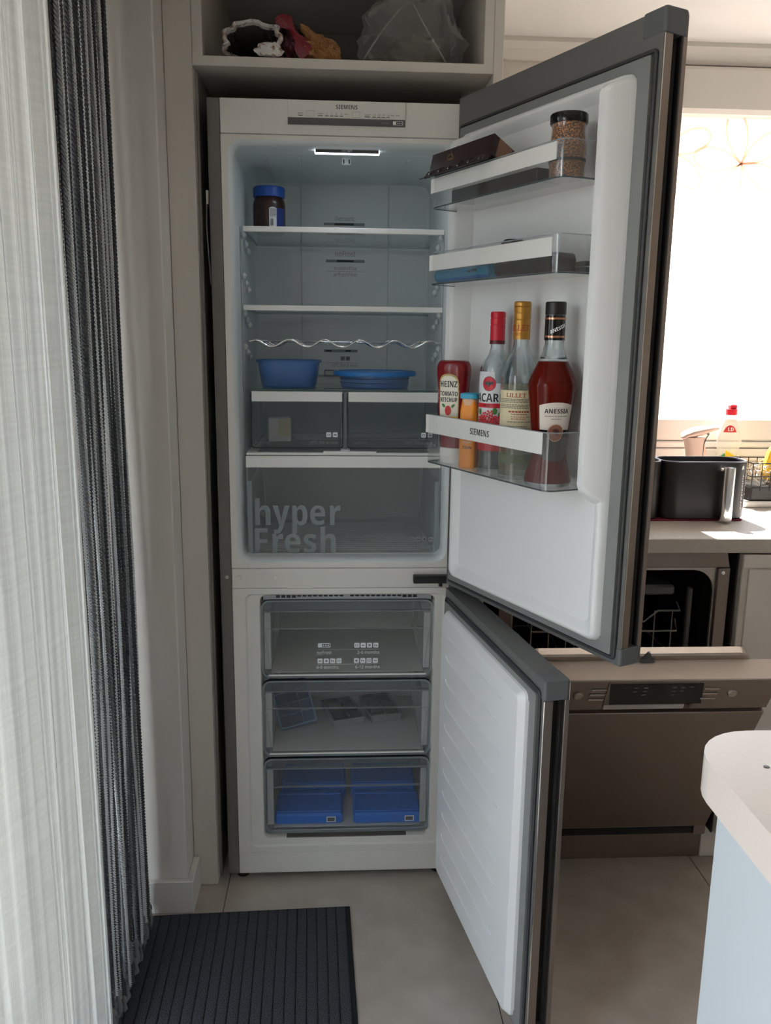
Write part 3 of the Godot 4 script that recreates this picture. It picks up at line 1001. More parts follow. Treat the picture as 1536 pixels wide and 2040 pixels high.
	rk.tube(PackedVector3Array([Vector3(0.074, 1.422, -0.13), Vector3(0.546, 1.422, -0.13)]), 0.0019, 6)
	for x in [0.076, 0.544]:
		rk.tube(PackedVector3Array([Vector3(x, 1.4225, -0.088), Vector3(x, 1.4225, -0.35)]), 0.0022, 6)
	obj("bottle_rack", rk, M.chrome, f, 60)

	# glass cover over the two small drawers
	var cv := obj("drawer_cover", mb().box(Vector3(0.072, 1.3035, -0.415), Vector3(0.546, 1.3065, -0.078), 0.0006), M.shelf_glass, f)
	obj("cover_edge", mb().box(Vector3(0.0735, 1.302, -0.0785), Vector3(0.5445, 1.3068, -0.0755), 0.001), M.glass_edge, cv)

	crispers(f)
	freezer_box(f)
	upper_door(f)
	lower_door(f)


func tray(x0: float, x1: float, y0: float, y1: float, z0: float, z1: float, w: float, inset := 0.006) -> MB:
	# open box: floor, back and two sides, narrowing downward
	var m := mb()
	m.box(Vector3(x0 + inset, y0, z0), Vector3(x1 - inset, y0 + w, z1))
	m.box(Vector3(x0 + inset, y0, z0), Vector3(x1 - inset, y1, z0 + w))
	for s in [[x0 + inset, x0], [x1 - inset, x1]]:
		var d: float = w if s[0] < s[1] or s[0] == x0 + inset else -w
		if s[1] == x1:
			d = -w
		m.prism(PackedVector2Array([Vector2(s[0], y0), Vector2(s[0] + d, y0), Vector2(s[1] + d, y1), Vector2(s[1], y1)]), z0, z1)
	return m


func crispers(f: Node) -> void:
	var side: int = 0
	for q in [[0.0755, 0.3045], [0.3145, 0.5435]]:
		var dr := obj("crisper_drawer", tray(q[0], q[1], 1.162, 1.27, -0.4, -0.082, 0.0025), M.smoke_plastic, f, 0)
		obj("front_panel", mb().rbox(q[0], q[1], 1.160, 1.301, -0.082, -0.078, 0.006, 0.001), M.smoke_plastic, dr)
		obj("front_rim", mb().ring(MB.rr(q[0], q[1], 1.160, 1.301, 0, 0.007, 5), MB.rr(q[0] + 0.0022, q[1] - 0.0022, 1.1622, 1.299, 0, 0.006, 5), -0.082, -0.0765), M.rim_dark, dr)
		obj("front_band", mb().box(Vector3(q[0] + 0.003, 1.2765, -0.079), Vector3(q[1] - 0.002, 1.3012, -0.0745), 0.001), M.white_strip, dr)
		obj("line", mb().box(Vector3(q[0] + 0.0085, 1.1833, -0.0779), Vector3(q[1] - 0.011, 1.1839, -0.0775)), M.frost_print, dr)
		flat_words("hyperFresh", 0.0075, Vector3(q[0] + 0.009, 1.1745, -0.0778), M.frost_print if side == 0 else M.faint_print, dr, false, false, 0, 0.78)
		flat_words("±0°C  fish & meat", 0.0075, Vector3(q[0] + 0.181, 1.1745, -0.0778), M.faint_print, dr, false, true, 0, 0.86)
		icon(Vector3(q[0] + 0.193, 1.1945, -0.0778), 0.012, 0, dr, M.pale_print, M.grey_print)
		icon(Vector3(q[0] + 0.2095, 1.1945, -0.0778), 0.012, 1, dr, M.pale_print, M.grey_print)
		side += 1
	obj("divider_post", mb().box(Vector3(0.3058, 1.150, -0.4), Vector3(0.3132, 1.30, -0.084), 0.001), M.rim_clear, f)
	obj("divider_foot", mb().box(Vector3(0.298, 1.150, -0.12), Vector3(0.322, 1.158, -0.06), 0.002), M.white_strip, f)
	# lid of the big drawer: a white frame round a pane, with a slider
	var ld := obj("drawer_lid", mb().box(Vector3(0.09, 1.1475, -0.4), Vector3(0.525, 1.150, -0.06), 0.0005), M.smoke_plastic, f)
	obj("lid_edge", mb().box(Vector3(0.066, 1.1465, -0.062), Vector3(0.549, 1.1525, -0.045), 0.0015), M.white_strip, ld)
	for x in [0.078, 0.537]:
		obj("lid_side", mb().box(Vector3(x - 0.012, 1.1465, -0.4), Vector3(x + 0.012, 1.1525, -0.06), 0.0015), M.white_strip, ld)
	obj("slider", mb().box(Vector3(0.255, 1.150, -0.058), Vector3(0.388, 1.1565, -0.042), 0.0015), M.white_strip, ld)
	# big drawer
	var b := obj("vegetable_drawer", tray(0.068, 0.546, 0.893, 1.075, -0.40, -0.049, 0.003, 0.012), M.frost_side, f, 0)
	obj("front_panel", mb().rbox(0.0665, 0.5475, 0.8885, 1.1455, -0.049, -0.0455, 0.005, 0.001), M.drawer_front, b)
	obj("front_rim", mb().ring(MB.rr(0.0655, 0.5485, 0.8875, 1.1455, 0, 0.006, 5), MB.rr(0.0685, 0.5455, 0.892, 1.1435, 0, 0.005, 5), -0.0495, -0.0440), M.rim_clear, b)
	obj("front_base", mb().box(Vector3(0.068, 0.8915, -0.0455), Vector3(0.546, 0.8965, -0.043), 0.001), M.white_strip, b)
	obj("front_band", mb().box(Vector3(0.0645, 1.1162, -0.047), Vector3(0.5490, 1.1450, -0.0415), 0.0012), M.white_strip, b)
	for x in [0.0735, 0.5405]:
		obj("front_side", mb().box(Vector3(x - 0.005, 0.896, -0.0455), Vector3(x + 0.005, 1.083, -0.0435), 0.001), M.rim_clear, b)
	var rb := mb()
	for i in 11:
		rb.box(Vector3(0.1, 0.896, -0.08 - i * 0.024), Vector3(0.51, 0.8985, -0.073 - i * 0.024), 0.001)
	obj("floor_ribs", rb, M.frost_floor, b)
	obj("tray_floor", mb().box(Vector3(0.082, 0.8961, -0.395), Vector3(0.532, 0.8968, -0.052)), M.frost_floor, b)
	flat_words("hyper", 0.064, Vector3(0.078, 1.0005, -0.0452), M.frost_print, b, true, false, 0, 0.885)
	flat_words("Fresh", 0.064, Vector3(0.076, 0.9275, -0.0452), M.frost_print, b, true, false, 0, 0.90)
	obj("line", mb().box(Vector3(0.398, 0.9226, -0.0454), Vector3(0.535, 0.9232, -0.045)), M.frost_print, b)
	for i in 4:
		icon(Vector3(0.4805 + i * 0.0158, 0.9325, -0.0453), 0.0125, i, b, M.faint_print, M.grey_print)
	flat_words("fruit & vegetables", 0.0078, Vector3(0.499, 0.9145, -0.0453), M.frost_print, b, false, true, 0, 0.8)


func freezer_box(f: Node) -> void:
	var g := 0.0284
	# middle bar with the hinge
	var mid := obj("middle_bar", mb().box(Vector3(g + 0.0006, 0.8184, -0.03), Vector3(0.5716, 0.8692, 0.001), 0.0012), M.fridge_white, f)
	for x in [0.0465, 0.137]:
		obj("hole_cap", mb().lathe([[0.0, 0.0], [0.006, 0.0], [0.0055, 0.0012], [0.0, 0.0014]], 16, Transform3D(Basis(X, PI / 2), Vector3(x, 0.8465, 0.001))), M.fridge_white, mid)
	obj("hinge_plate", mb().rbox(0.4795, 0.592, 0.8345, 0.8535, 0.001, 0.022, 0.003, 0.0015), M.black_plastic, mid)
	obj("hinge_pin", mb().lathe([[0.0, 0.0], [0.005, 0.0], [0.005, 0.012], [0.0, 0.013]], 14, Transform3D(Basis(X, PI), Vector3(0.548, 0.838, 0.016))), M.black_plastic, mid)
	# front frame stepping down to the drawers
	obj("freezer_frame", mb().ring(MB.rr(g + 0.0006, 0.5716, 0.0822, 0.8176, 0, 0.001, 6), MB.rr(0.060, 0.5625, 0.1, 0.803, 0, 0.016, 6), -0.02, 0.0), M.fridge_white, f)
	var L := []
	for s in [[0.060, 0.5625, 0.1, 0.803, 0.0, 0.016], [0.064, 0.5585, 0.104, 0.799, -0.0055, 0.014], [0.0945, 0.5385, 0.1215, 0.7985, -0.0065, 0.016], [0.0965, 0.5365, 0.1235, 0.7965, -0.012, 0.015], [0.098, 0.535, 0.125, 0.796, -0.40, 0.02]]:
		L.append(MB.rr(s[0], s[1], s[2], s[3], s[4], s[5], 6))
	obj("freezer_liner", open_shell(L), M.fridge_white, f)
	var base := obj("base_panel", mb().box(Vector3(g + 0.0006, 0.0228, -0.03), Vector3(0.5716, 0.0812, 0.001), 0.0015), M.fridge_white, f)
	obj("drain_tab", mb().box(Vector3(0.367, 0.028, 0.001), Vector3(0.398, 0.035, 0.003), 0.001), M.fridge_white, base)
	# vent strip above the top drawer
	var vs := obj("vent_strip", mb().box(Vector3(0.1, 0.779, -0.06), Vector3(0.533, 0.7958, -0.024), 0.003), mat("vent_grey", c8(176, 180, 184), 0.45), f)
	var sl := mb()
	for i in 27:
		if i == 13:
			continue
		var x := 0.14 + i * 0.0134
		var hh: float = 0.0066 if i < 4 or i > 23 else 0.0040
		sl.box(Vector3(x - 0.0048, 0.7925 - hh, -0.0245), Vector3(x + 0.0048, 0.7925, -0.0232))
	obj("vent_slots", sl, M.black_plastic, vs)
	for x in [0.1005, 0.5325]:
		obj("side_slot", mb().box(Vector3(x - 0.0012, 0.78, -0.0245), Vector3(x + 0.0012, 0.794, -0.0228)), M.black_plastic, vs)
	# three drawers
	var n := 0
	for q in [[0.5725, 0.779], [0.3525, 0.5615], [0.1285, 0.3425]]:
		var a: float = q[0]
		var b: float = q[1]
		var dr := obj("freezer_drawer", tray(0.105, 0.528, a + 0.006, a + 0.12, -0.37, -0.026, 0.003, 0.012), M.frost_side if n < 2 else M.frost_plastic, f, 0)
		obj("front_panel", mb().rbox(0.0985, 0.5345, a, b, -0.026, -0.0225, 0.020, 0.0012), M.frost_plastic, dr)
		obj("front_rim", mb().ring(MB.rr(0.0965, 0.5365, a - 0.002, b + 0.001, 0, 0.021, 6), MB.rr(0.101, 0.532, a + 0.0035, b - 0.003, 0, 0.018, 6), -0.030, -0.0195), M.rim_clear, dr)
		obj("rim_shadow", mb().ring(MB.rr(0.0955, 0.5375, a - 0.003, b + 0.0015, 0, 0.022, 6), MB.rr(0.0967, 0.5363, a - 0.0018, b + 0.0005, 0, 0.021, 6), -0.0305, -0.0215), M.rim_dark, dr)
		obj("base_edge", mb().rbox(0.112, 0.521, a + 0.0035, a + 0.0075, -0.0225, -0.019, 0.0018, 0.0008), M.white_strip if n < 2 else M.rim_clear, dr)
		obj("handle_band", mb().box(Vector3(0.102, b - 0.030, -0.040), Vector3(0.531, b - 0.004, -0.0275), 0.002), M.frost_band, dr)
		obj("handle_lip", mb().box(Vector3(0.102, b - 0.0325, -0.040), Vector3(0.531, b - 0.030, -0.024), 0.0008), M.rim_clear, dr)
		obj("tray_edge", mb().box(Vector3(0.105, a + 0.128, -0.034), Vector3(0.528, a + 0.1295, -0.0265)), M.rim_clear, dr)
		for x in [0.112, 0.521]:
			obj("front_side", mb().box(Vector3(x - 0.0085, a + 0.02, -0.030), Vector3(x + 0.0085, b - 0.034, -0.0268), 0.001), M.frost_strip, dr)
		obj("tray_floor", mb().box(Vector3(0.119, a + 0.0092, -0.365), Vector3(0.514, a + 0.0105, -0.03)), M.frost_floor, dr)
		n += 1
	var d0: Node = f.get_node("freezer_drawer")
	var z := -0.0222
	obj("line", mb().box(Vector3(0.24, 0.6462, z), Vector3(0.3965, 0.6468, z + 0.0003)), M.pale_print, d0)
	obj("line", mb().box(Vector3(0.239, 0.6057, z), Vector3(0.3955, 0.6063, z + 0.0003)), M.pale_print, d0)
	obj("star_badge", mb().box(Vector3(0.2405, 0.6525, z), Vector3(0.2725, 0.6635, z + 0.0004)), M.pale_print, d0)
	obj("star_frame", mb().box(Vector3(0.251, 0.6542, z + 0.0004), Vector3(0.271, 0.6618, z + 0.0006)), M.grey_print, d0)
	for x in [0.255, 0.261, 0.267]:
		obj("star", mb().lathe([[0.0, 0.0], [0.002, 0.0], [0.0, 0.0003]], 6, Transform3D(Basis(X, PI / 2), Vector3(x, 0.658, z + 0.0006))), M.pale_print, d0)
	flat_words("noFrost", 0.0085, Vector3(0.2565, 0.638, z), M.pale_print, d0, false, true, 0, 0.95)
	flat_words("2-6 months", 0.0085, Vector3(0.370, 0.638, z), M.pale_print, d0, false, true, 0, 0.95)
	flat_words("4-8 months", 0.0085, Vector3(0.265, 0.598, z), M.pale_print, d0, false, true, 0, 0.95)
	flat_words("6-12 months", 0.0085, Vector3(0.3685, 0.598, z), M.pale_print, d0, false, true, 0, 0.95)
	for i in 4:
		icon(Vector3(0.3405 + i * 0.0163, 0.6575, z), 0.0132, i, d0, M.pale_print, M.faint_print)
		icon(Vector3(0.3395 + i * 0.0163, 0.6155, z), 0.0132, i + 2, d0, M.pale_print, M.faint_print)
		icon(Vector3(0.2455 + i * 0.0163, 0.6155, z), 0.0132, i + 1, d0, M.pale_print, M.faint_print)
	obj("drawer_sill", mb().box(Vector3(0.155, 0.1222, -0.03), Vector3(0.475, 0.1262, -0.004), 0.001), M.seam, f)


func door_body(y0: float, y1: float) -> MB:
	# cross-section in x and z: a finger groove runs down the free edge
	var p := PackedVector2Array([Vector2(0.0, 0.0125), Vector2(0.6, 0.0125), Vector2(0.6, 0.0612), Vector2(0.0, 0.0612), Vector2(0.0, 0.0530), Vector2(0.022, 0.0500), Vector2(0.022, 0.0320), Vector2(0.0, 0.0300)])
	return mb().prism(p, y0, y1, Transform3D(Basis(Vector3(1, 0, 0), Vector3(0, 0, 1), Vector3(0, 1, 0)), Vector3.ZERO))


func door_edges(d: Node, y0: float, y1: float, ya: float, yb: float) -> void:
	obj("front_skin", mb().box(Vector3(-0.0005, y0 + 0.003, 0.0612), Vector3(0.6, y1 - 0.003, 0.0625), 0.0005), M.steel_door, d)
	obj("edge_strip", mb().box(Vector3(-0.0012, y0 + 0.035, 0.0135), Vector3(0.0005, y1 - 0.037, 0.0298), 0.0005), M.steel_door, d)
	obj("edge_bead", mb().box(Vector3(-0.0014, y0 + 0.035, 0.0118), Vector3(0.0018, y1 - 0.037, 0.0142), 0.0008), M.bright_steel, d)
	obj("edge_strip", mb().box(Vector3(-0.0012, y0 + 0.035, 0.0532), Vector3(0.0005, y1 - 0.037, 0.0618), 0.0005), M.steel_door, d)
	obj("grip_groove", mb().box(Vector3(0.0214, y0 + 0.03, 0.0325), Vector3(0.0219, y1 - 0.03, 0.0495)), M.dark_groove, d)
	for s in [[0.0305, 0.0325], [0.0495, 0.0528]]:
		obj("groove_side", mb().prism(PackedVector2Array([Vector2(0.0002, s[0]), Vector2(0.0215, s[1]), Vector2(0.0215, s[1] - 0.0006 if s[0] > 0.04 else s[1] + 0.0006), Vector2(0.0002, s[0] + (0.0022 if s[0] > 0.04 else 0.0006))]), y0 + 0.03, y1 - 0.03, Transform3D(Basis(Vector3(1, 0, 0), Vector3(0, 0, 1), Vector3(0, 1, 0)), Vector3.ZERO)), M.dark_groove, d)
	for s in [[y0, y0 + 0.034], [y1 - 0.036, y1 + 0.003]]:
		var c := mb().rbox(-0.0022, 0.05, 0.0108, 0.0615, s[0], s[1], 0.006, 0.0018, 4, Transform3D(Basis(Vector3(1, 0, 0), Vector3(0, 0, 1), Vector3(0, -1, 0)), Vector3.ZERO))
		var c2 := mb()
		for q in MB.new().rbox(-0.0022, 0.05, 0.0108, 0.0612, s[0], s[1], 0.006, 0.0018, 4).v:
			c2.v.append(Vector3(q.x, q.z, q.y))
		c2.flip()
		obj("end_cap", c2, M.cap_grey, d)
	# magnetic seal: a flat frame with a rounded bead outside it
	obj("gasket", mb().ring(MB.rr(0.0185, 0.5815, ya, yb, 0, 0.004, 4), MB.rr(0.046, 0.554, ya + 0.027, yb - 0.027, 0, 0.003, 4), 0.0040, 0.0126), M.gasket_grey, d)
	var pts := PackedVector3Array()
	for q in MB.rr(0.0125, 0.5875, ya - 0.006, yb + 0.006, 0.0095, 0.006, 4):
		pts.append(q)
	obj("gasket_bead", mb().tube(pts, 0.0034, 8, true), M.gasket_dark, d, 60)


func upper_door(f: Node) -> void:
	var y0 := 0.8417
	var y1 := 1.951
	var d := obj("upper_door", door_body(y0, y1), M.door_grey, f, 0)
	d.transform = swing(UPPER_ANGLE)
	door_edges(d, y0, y1, 0.860, 1.885)
	obj("top_hinge", mb().box(Vector3(0.57, y1 - 0.003, 0.014), Vector3(0.598, y1 + 0.010, 0.05), 0.002), M.gasket_dark, d)
	# moulded liner: raised rim, sunken field
	var L := []
	for s in [[0.0, 0.006], [0.0025, -0.006], [0.008, -0.012], [0.014, -0.0125], [0.020, -0.008], [0.032, 0.0]]:
		var p := MB.rr(0.046 + s[0], 0.563 - s[0], 0.874 + s[0], 1.8675 - s[0], s[1], maxf(0.02 - s[0] * 0.3, 0.012), 5)
		p.reverse()
		L.append(p)
	obj("door_liner", open_shell(L), M.door_liner_white, d, 50)
	# the two upright ribs that carry the bins
	var R := func(xs: Array) -> MB:
		var m := mb()
		var K := []
		var row := 0
		for s in [[0.002, 1.135, 1.862], [-0.010, 1.14, 1.859], [-0.033, 1.157, 1.850], [-0.041, 1.168, 1.842]]:
			var p := MB.rr(xs[row][0], xs[row][1], s[1], s[2], s[0], 0.010, 5)
			row += 1
			p.reverse()
			K.append(p)
		m.loft(K, false, true)
		return m
	obj("bin_rail", R.call([[0.047, 0.096], [0.050, 0.0935], [0.061, 0.0905], [0.070, 0.0845]]), M.door_liner_white, d, 40)
	obj("bin_rail", R.call([[0.510, 0.562], [0.514, 0.560], [0.5245, 0.556], [0.534, 0.549]]), M.door_liner_white, d, 40)
	obj("rail_slot", mb().rbox(0.539, 0.543, 1.43, 1.475, -0.0418, -0.0405, 0.0015, 0.0003), M.white_strip, d)
	# bins
	var n := 0
	for q in [[1.702, 1.763, 1.7315, 1.7605], [1.546, 1.611, 1.5745, 1.6065], [1.1625, 1.269, 1.2290, 1.2685]]:
		door_bin(f, q[0], q[1], q[2], q[3], n)
		n += 1


func door_bin(f: Node, y0: float, y1: float, s0: float, s1: float, n: int) -> void:
	var xa := 0.0905
	var xb := 0.5285
	var zf := -0.1015
	var r := 0.02
	var w := 0.0026
	var p := PackedVector2Array([Vector2(xa, -0.002), Vector2(xa + 0.004, zf + r)])
	for i in range(1, 7):
		var a := i / 6.0 * PI / 2
		p.append(Vector2(xa + 0.004 + r - r * cos(a), zf + r - r * sin(a)))
	for i in range(0, 7):
		var a := i / 6.0 * PI / 2
		p.append(Vector2(xb - 0.004 - r + r * sin(a), zf + r - r * cos(a)))
	p.append(Vector2(xb, -0.002))
	var m := wall_path(p, w, y0, y1)
	var fl := p.duplicate()
	m.prism(fl, y0, y0 + w, Transform3D(Basis(Vector3(1, 0, 0), Vector3(0, 0, 1), Vector3(0, 1, 0)), Vector3.ZERO))
	var b := obj("door_bin", m, M.clear_plastic, f, 30)
	b.transform = swing(UPPER_ANGLE)
	b.set_meta("label", ["upper clear door bin with a white front strip", "middle clear door bin with a white front strip", "deep lower clear door bin with a lettered white front strip"][n])
	var pe := PackedVector3Array()
	for q in p:
		pe.append(Vector3(q.x, y0 + 0.0008, q.y))
	obj("base_edge", mb().tube(pe, 0.0016, 6), M.bin_edge, b, 60)
	var pt := PackedVector3Array()
	for q in p:
		pt.append(Vector3(q.x, y1, q.y))
	obj("top_edge", mb().tube(pt, 0.0012, 6), M.rim_clear, b, 60)
	obj("front_strip", mb().box(Vector3(xa + 0.0215, s0, zf - 0.0022), Vector3(xb - 0.007, s1, zf - 0.0003), 0.0006), M.white_strip, b)
	obj("corner_rib", mb().box(Vector3(xa + 0.0115, y0, zf + 0.004), Vector3(xa + 0.0135, y1, zf + 0.0055)), M.rim_clear, b)
	if n == 2:
		flat_words("SIEMENS", 0.0122, Vector3(0.3115, 1.2485, zf - 0.0023), M.gasket_dark, b, true, true, PI, 0.94)


func lower_door(f: Node) -> void:
	var y0 := 0.0585
	var y1 := 0.8284
	var d := obj("lower_door", door_body(y0, y1), M.door_grey, f, 0)
	d.transform = swing(LOWER_ANGLE)
	door_edges(d, y0, y1, 0.072, 0.800)
	# cushion-shaped liner with raised ribs
	var L := []
	for s in [[0.0, 0.006], [0.0015, -0.001], [0.0105, -0.0125], [0.0135, -0.013]]:
		var p := MB.rr(0.050 + s[0], 0.5565 - s[0], 0.0785 + s[0], 0.7885 - s[0], s[1], maxf(0.016 - s[0] * 0.2, 0.004), 5)
		p.reverse()
		L.append(p)
	obj("door_liner", open_shell(L), M.door_liner_white, d, 25)
	var z := -0.0135
	for i in 11:
		var y := 0.738 - i * 0.0592
		var pts := PackedVector3Array([Vector3(0.503, y + 0.010, z), Vector3(0.4985, y + 0.004, z), Vector3(0.487, y, z), Vector3(0.140, y, z)])
		obj("rib", mb().tube(pts, 0.0016, 6), M.door_liner_white, d, 60)


# ---------------------------------------------------------------- contents
func patch(surf: Callable, a0: float, a1: float, n: int, yb: Callable, yt: Callable, off: float) -> MB:
	# a thin label laid over a turned surface between two angles
	var m := mb()
	for i in n:
		var u0 := float(i) / n
		var u1 := float(i + 1) / n
		var p := []
		for q in [[u0, 0], [u1, 0], [u1, 1], [u0, 1]]:
			var a := lerpf(a0, a1, q[0])
			var y: float = yt.call(q[0]) if q[1] else yb.call(q[0])
			p.append(surf.call(a, y, off))
		# split upright so that the label follows a bulging side
		var k := 6
		for j in k:
			var ya := float(j) / k
			var yc := float(j + 1) / k
			var A := lerpf(a0, a1, u0)
			var B := lerpf(a0, a1, u1)
			var f := func(a: float, u: float, t: float) -> Vector3:
				return surf.call(a, lerpf(yb.call(u), yt.call(u), t), off)
			m.quad(f.call(A, u0, ya), f.call(B, u1, ya), f.call(B, u1, yc), f.call(A, u0, yc))
	return m


func prof_r(prof: Array, y: float) -> float:
	for i in prof.size() - 1:
		if y >= prof[i][1] and y <= prof[i + 1][1] and prof[i + 1][1] > prof[i][1]:
			return lerpf(prof[i][0], prof[i + 1][0], (y - prof[i][1]) / (prof[i + 1][1] - prof[i][1]))
	return prof[prof.size() - 1][0]


func round_surf(prof: Array, kz := 1.0) -> Callable:
	return func(a: float, y: float, off: float) -> Vector3:
		var r := prof_r(prof, y)
		return Vector3((r + off) * sin(a), y, (r * kz + off) * cos(a))


func smooth_prof(prof: Array, n := 6) -> Array:
	# Catmull-Rom through the profile points
	var o := []
	for i in prof.size() - 1:
		var p0: Array = prof[maxi(i - 1, 0)]
		var p1: Array = prof[i]
		var p2: Array = prof[i + 1]
		var p3: Array = prof[mini(i + 2, prof.size() - 1)]
		for k in n:
			var t := float(k) / n
			var q := []
			for c in 2:
				q.append(0.5 * (2.0 * p1[c] + (p2[c] - p0[c]) * t + (2.0 * p0[c] - 5.0 * p1[c] + 4.0 * p2[c] - p3[c]) * t * t + (3.0 * p1[c] - p0[c] - 3.0 * p2[c] + p3[c]) * t * t * t))
			o.append([maxf(q[0], 0.0), q[1]])
	o.append(prof[prof.size() - 1])
	return o


func ovals(prof: Array, kz: float, n := 32, pw := 2.0) -> MB:
	var L := []
	for q in prof:
		L.append(MB.oval(0, q[1], 0, maxf(q[0], 0.0001), maxf(q[0] * kz, 0.0001), n, pw))
	return mb().loft(L)


func bent(s: String, h: float, R: float, y: float, a: float, m: Material, parent: Node, bold := false, family := "Droid Sans", squeeze := 1.0, tilt := 0.0, shift := 0.0) -> MeshInstance3D:
	var w := words(s, h, 0.0003, bold, 0.0, true, family, squeeze)
	for i in w.v.size():
		var q := w.v[i].rotated(Vector3.BACK, tilt)
		w.v[i] = Vector3((R + q.z) * sin(q.x / R), q.y, (R + q.z) * cos(q.x / R) - R)
	var o := obj("lettering", w, m, parent, 0)
	o.transform = Transform3D(Basis(Y, a), Vector3(0, y, 0)) * Transform3D(Basis.IDENTITY, Vector3(0, 0, R + shift))
	return o


func laid(s: String, h: float, surf: Callable, y0: float, m: Material, parent: Node, family := "Droid Sans", squeeze := 1.0, off := 0.0016, bold := true) -> void:
	# lettering that follows a bulging side: surf gives the point for an offset x along the front and a height y
	var w := words(s, h, 0.0003, bold, 0.0, true, family, squeeze)
	for i in w.v.size():
		var q := w.v[i]
		w.v[i] = surf.call(q.x, y0 + q.y, off + q.z)
	obj("lettering", w, m, parent, 0)


func hollow(prof: Array, w: float) -> MB:
	# a thin-walled glass vessel, open at the top
	var p := [[0.0, prof[0][1]]]
	p.append_array(prof)
	for i in range(prof.size() - 1, 0, -1):
		p.append([maxf(prof[i][0] - w, 0.001), maxf(prof[i][1], prof[0][1] + w * 1.5)])
	p.append([0.0, prof[0][1] + w * 1.5])
	return mb().lathe(p, 44)


func disc(r: float, R: float, y: float, a: float, m: Material, parent: Node, called: String, off := 0.0, sy := 1.0) -> MeshInstance3D:
	var d := mb()
	for i in 28:
		for k in 2:
			var r0 := r * k / 2.0
			var r1 := r * (k + 1) / 2.0
			var a0 := TAU * i / 28.0
			var a1 := TAU * (i + 1) / 28.0
			var f := func(rr: float, aa: float) -> Vector3:
				var x := rr * cos(aa)
				return Vector3((R + off) * sin(x / R), rr * sin(aa) * sy, (R + off) * cos(x / R))
			d.quad(f.call(r0, a0), f.call(r1, a0), f.call(r1, a1), f.call(r0, a1))
	var o := obj(called, d, m, parent, 0)
	o.transform = Transform3D(Basis(Y, a), Vector3(0, y, 0))
	return o


func crumple(c: Vector3, r: Vector3, amp: float, freq: float, sd: int, n := 28, flat_bottom := true) -> MB:
	var nz := FastNoiseLite.new()
	nz.seed = sd
	nz.frequency = freq
	nz.fractal_octaves = 3
	nz.fractal_type = FastNoiseLite.FRACTAL_RIDGED
	var L := []
	for j in n + 1:
		var th := PI * (j / float(n))
		var p := PackedVector3Array()
		for i in n * 2:
			var ph := TAU * i / (n * 2.0)
			var d := Vector3(sin(th) * cos(ph), -cos(th), sin(th) * sin(ph))
			var k := 1.0 + amp * nz.get_noise_3dv(d * 100.0)
			var q := d * k
			if flat_bottom:
				q.y = maxf(q.y, -0.82)
			p.append(c + Vector3(q.x * r.x, q.y * r.y, q.z * r.z))
		L.append(p)
	return mb().loft(L)


func in_door(p: Vector3, yaw: float) -> Transform3D:
	return Transform3D(Basis(Y, yaw), swing(UPPER_ANGLE) * p)


func dashes(surf: Callable, a0: float, a1: float, y: float, h: float, off: float, sd: int) -> MB:
	# a row of small illegible print
	var m := mb()
	var r := RandomNumberGenerator.new()
	r.seed = sd
	var a := a0
	while a < a1:
		var b := minf(a + r.randf_range(0.05, 0.16), a1)
		m.add(patch(surf, a, b, 2, func(_u): return y, func(_u): return y + h, off))
		a = b + 0.03
	return m


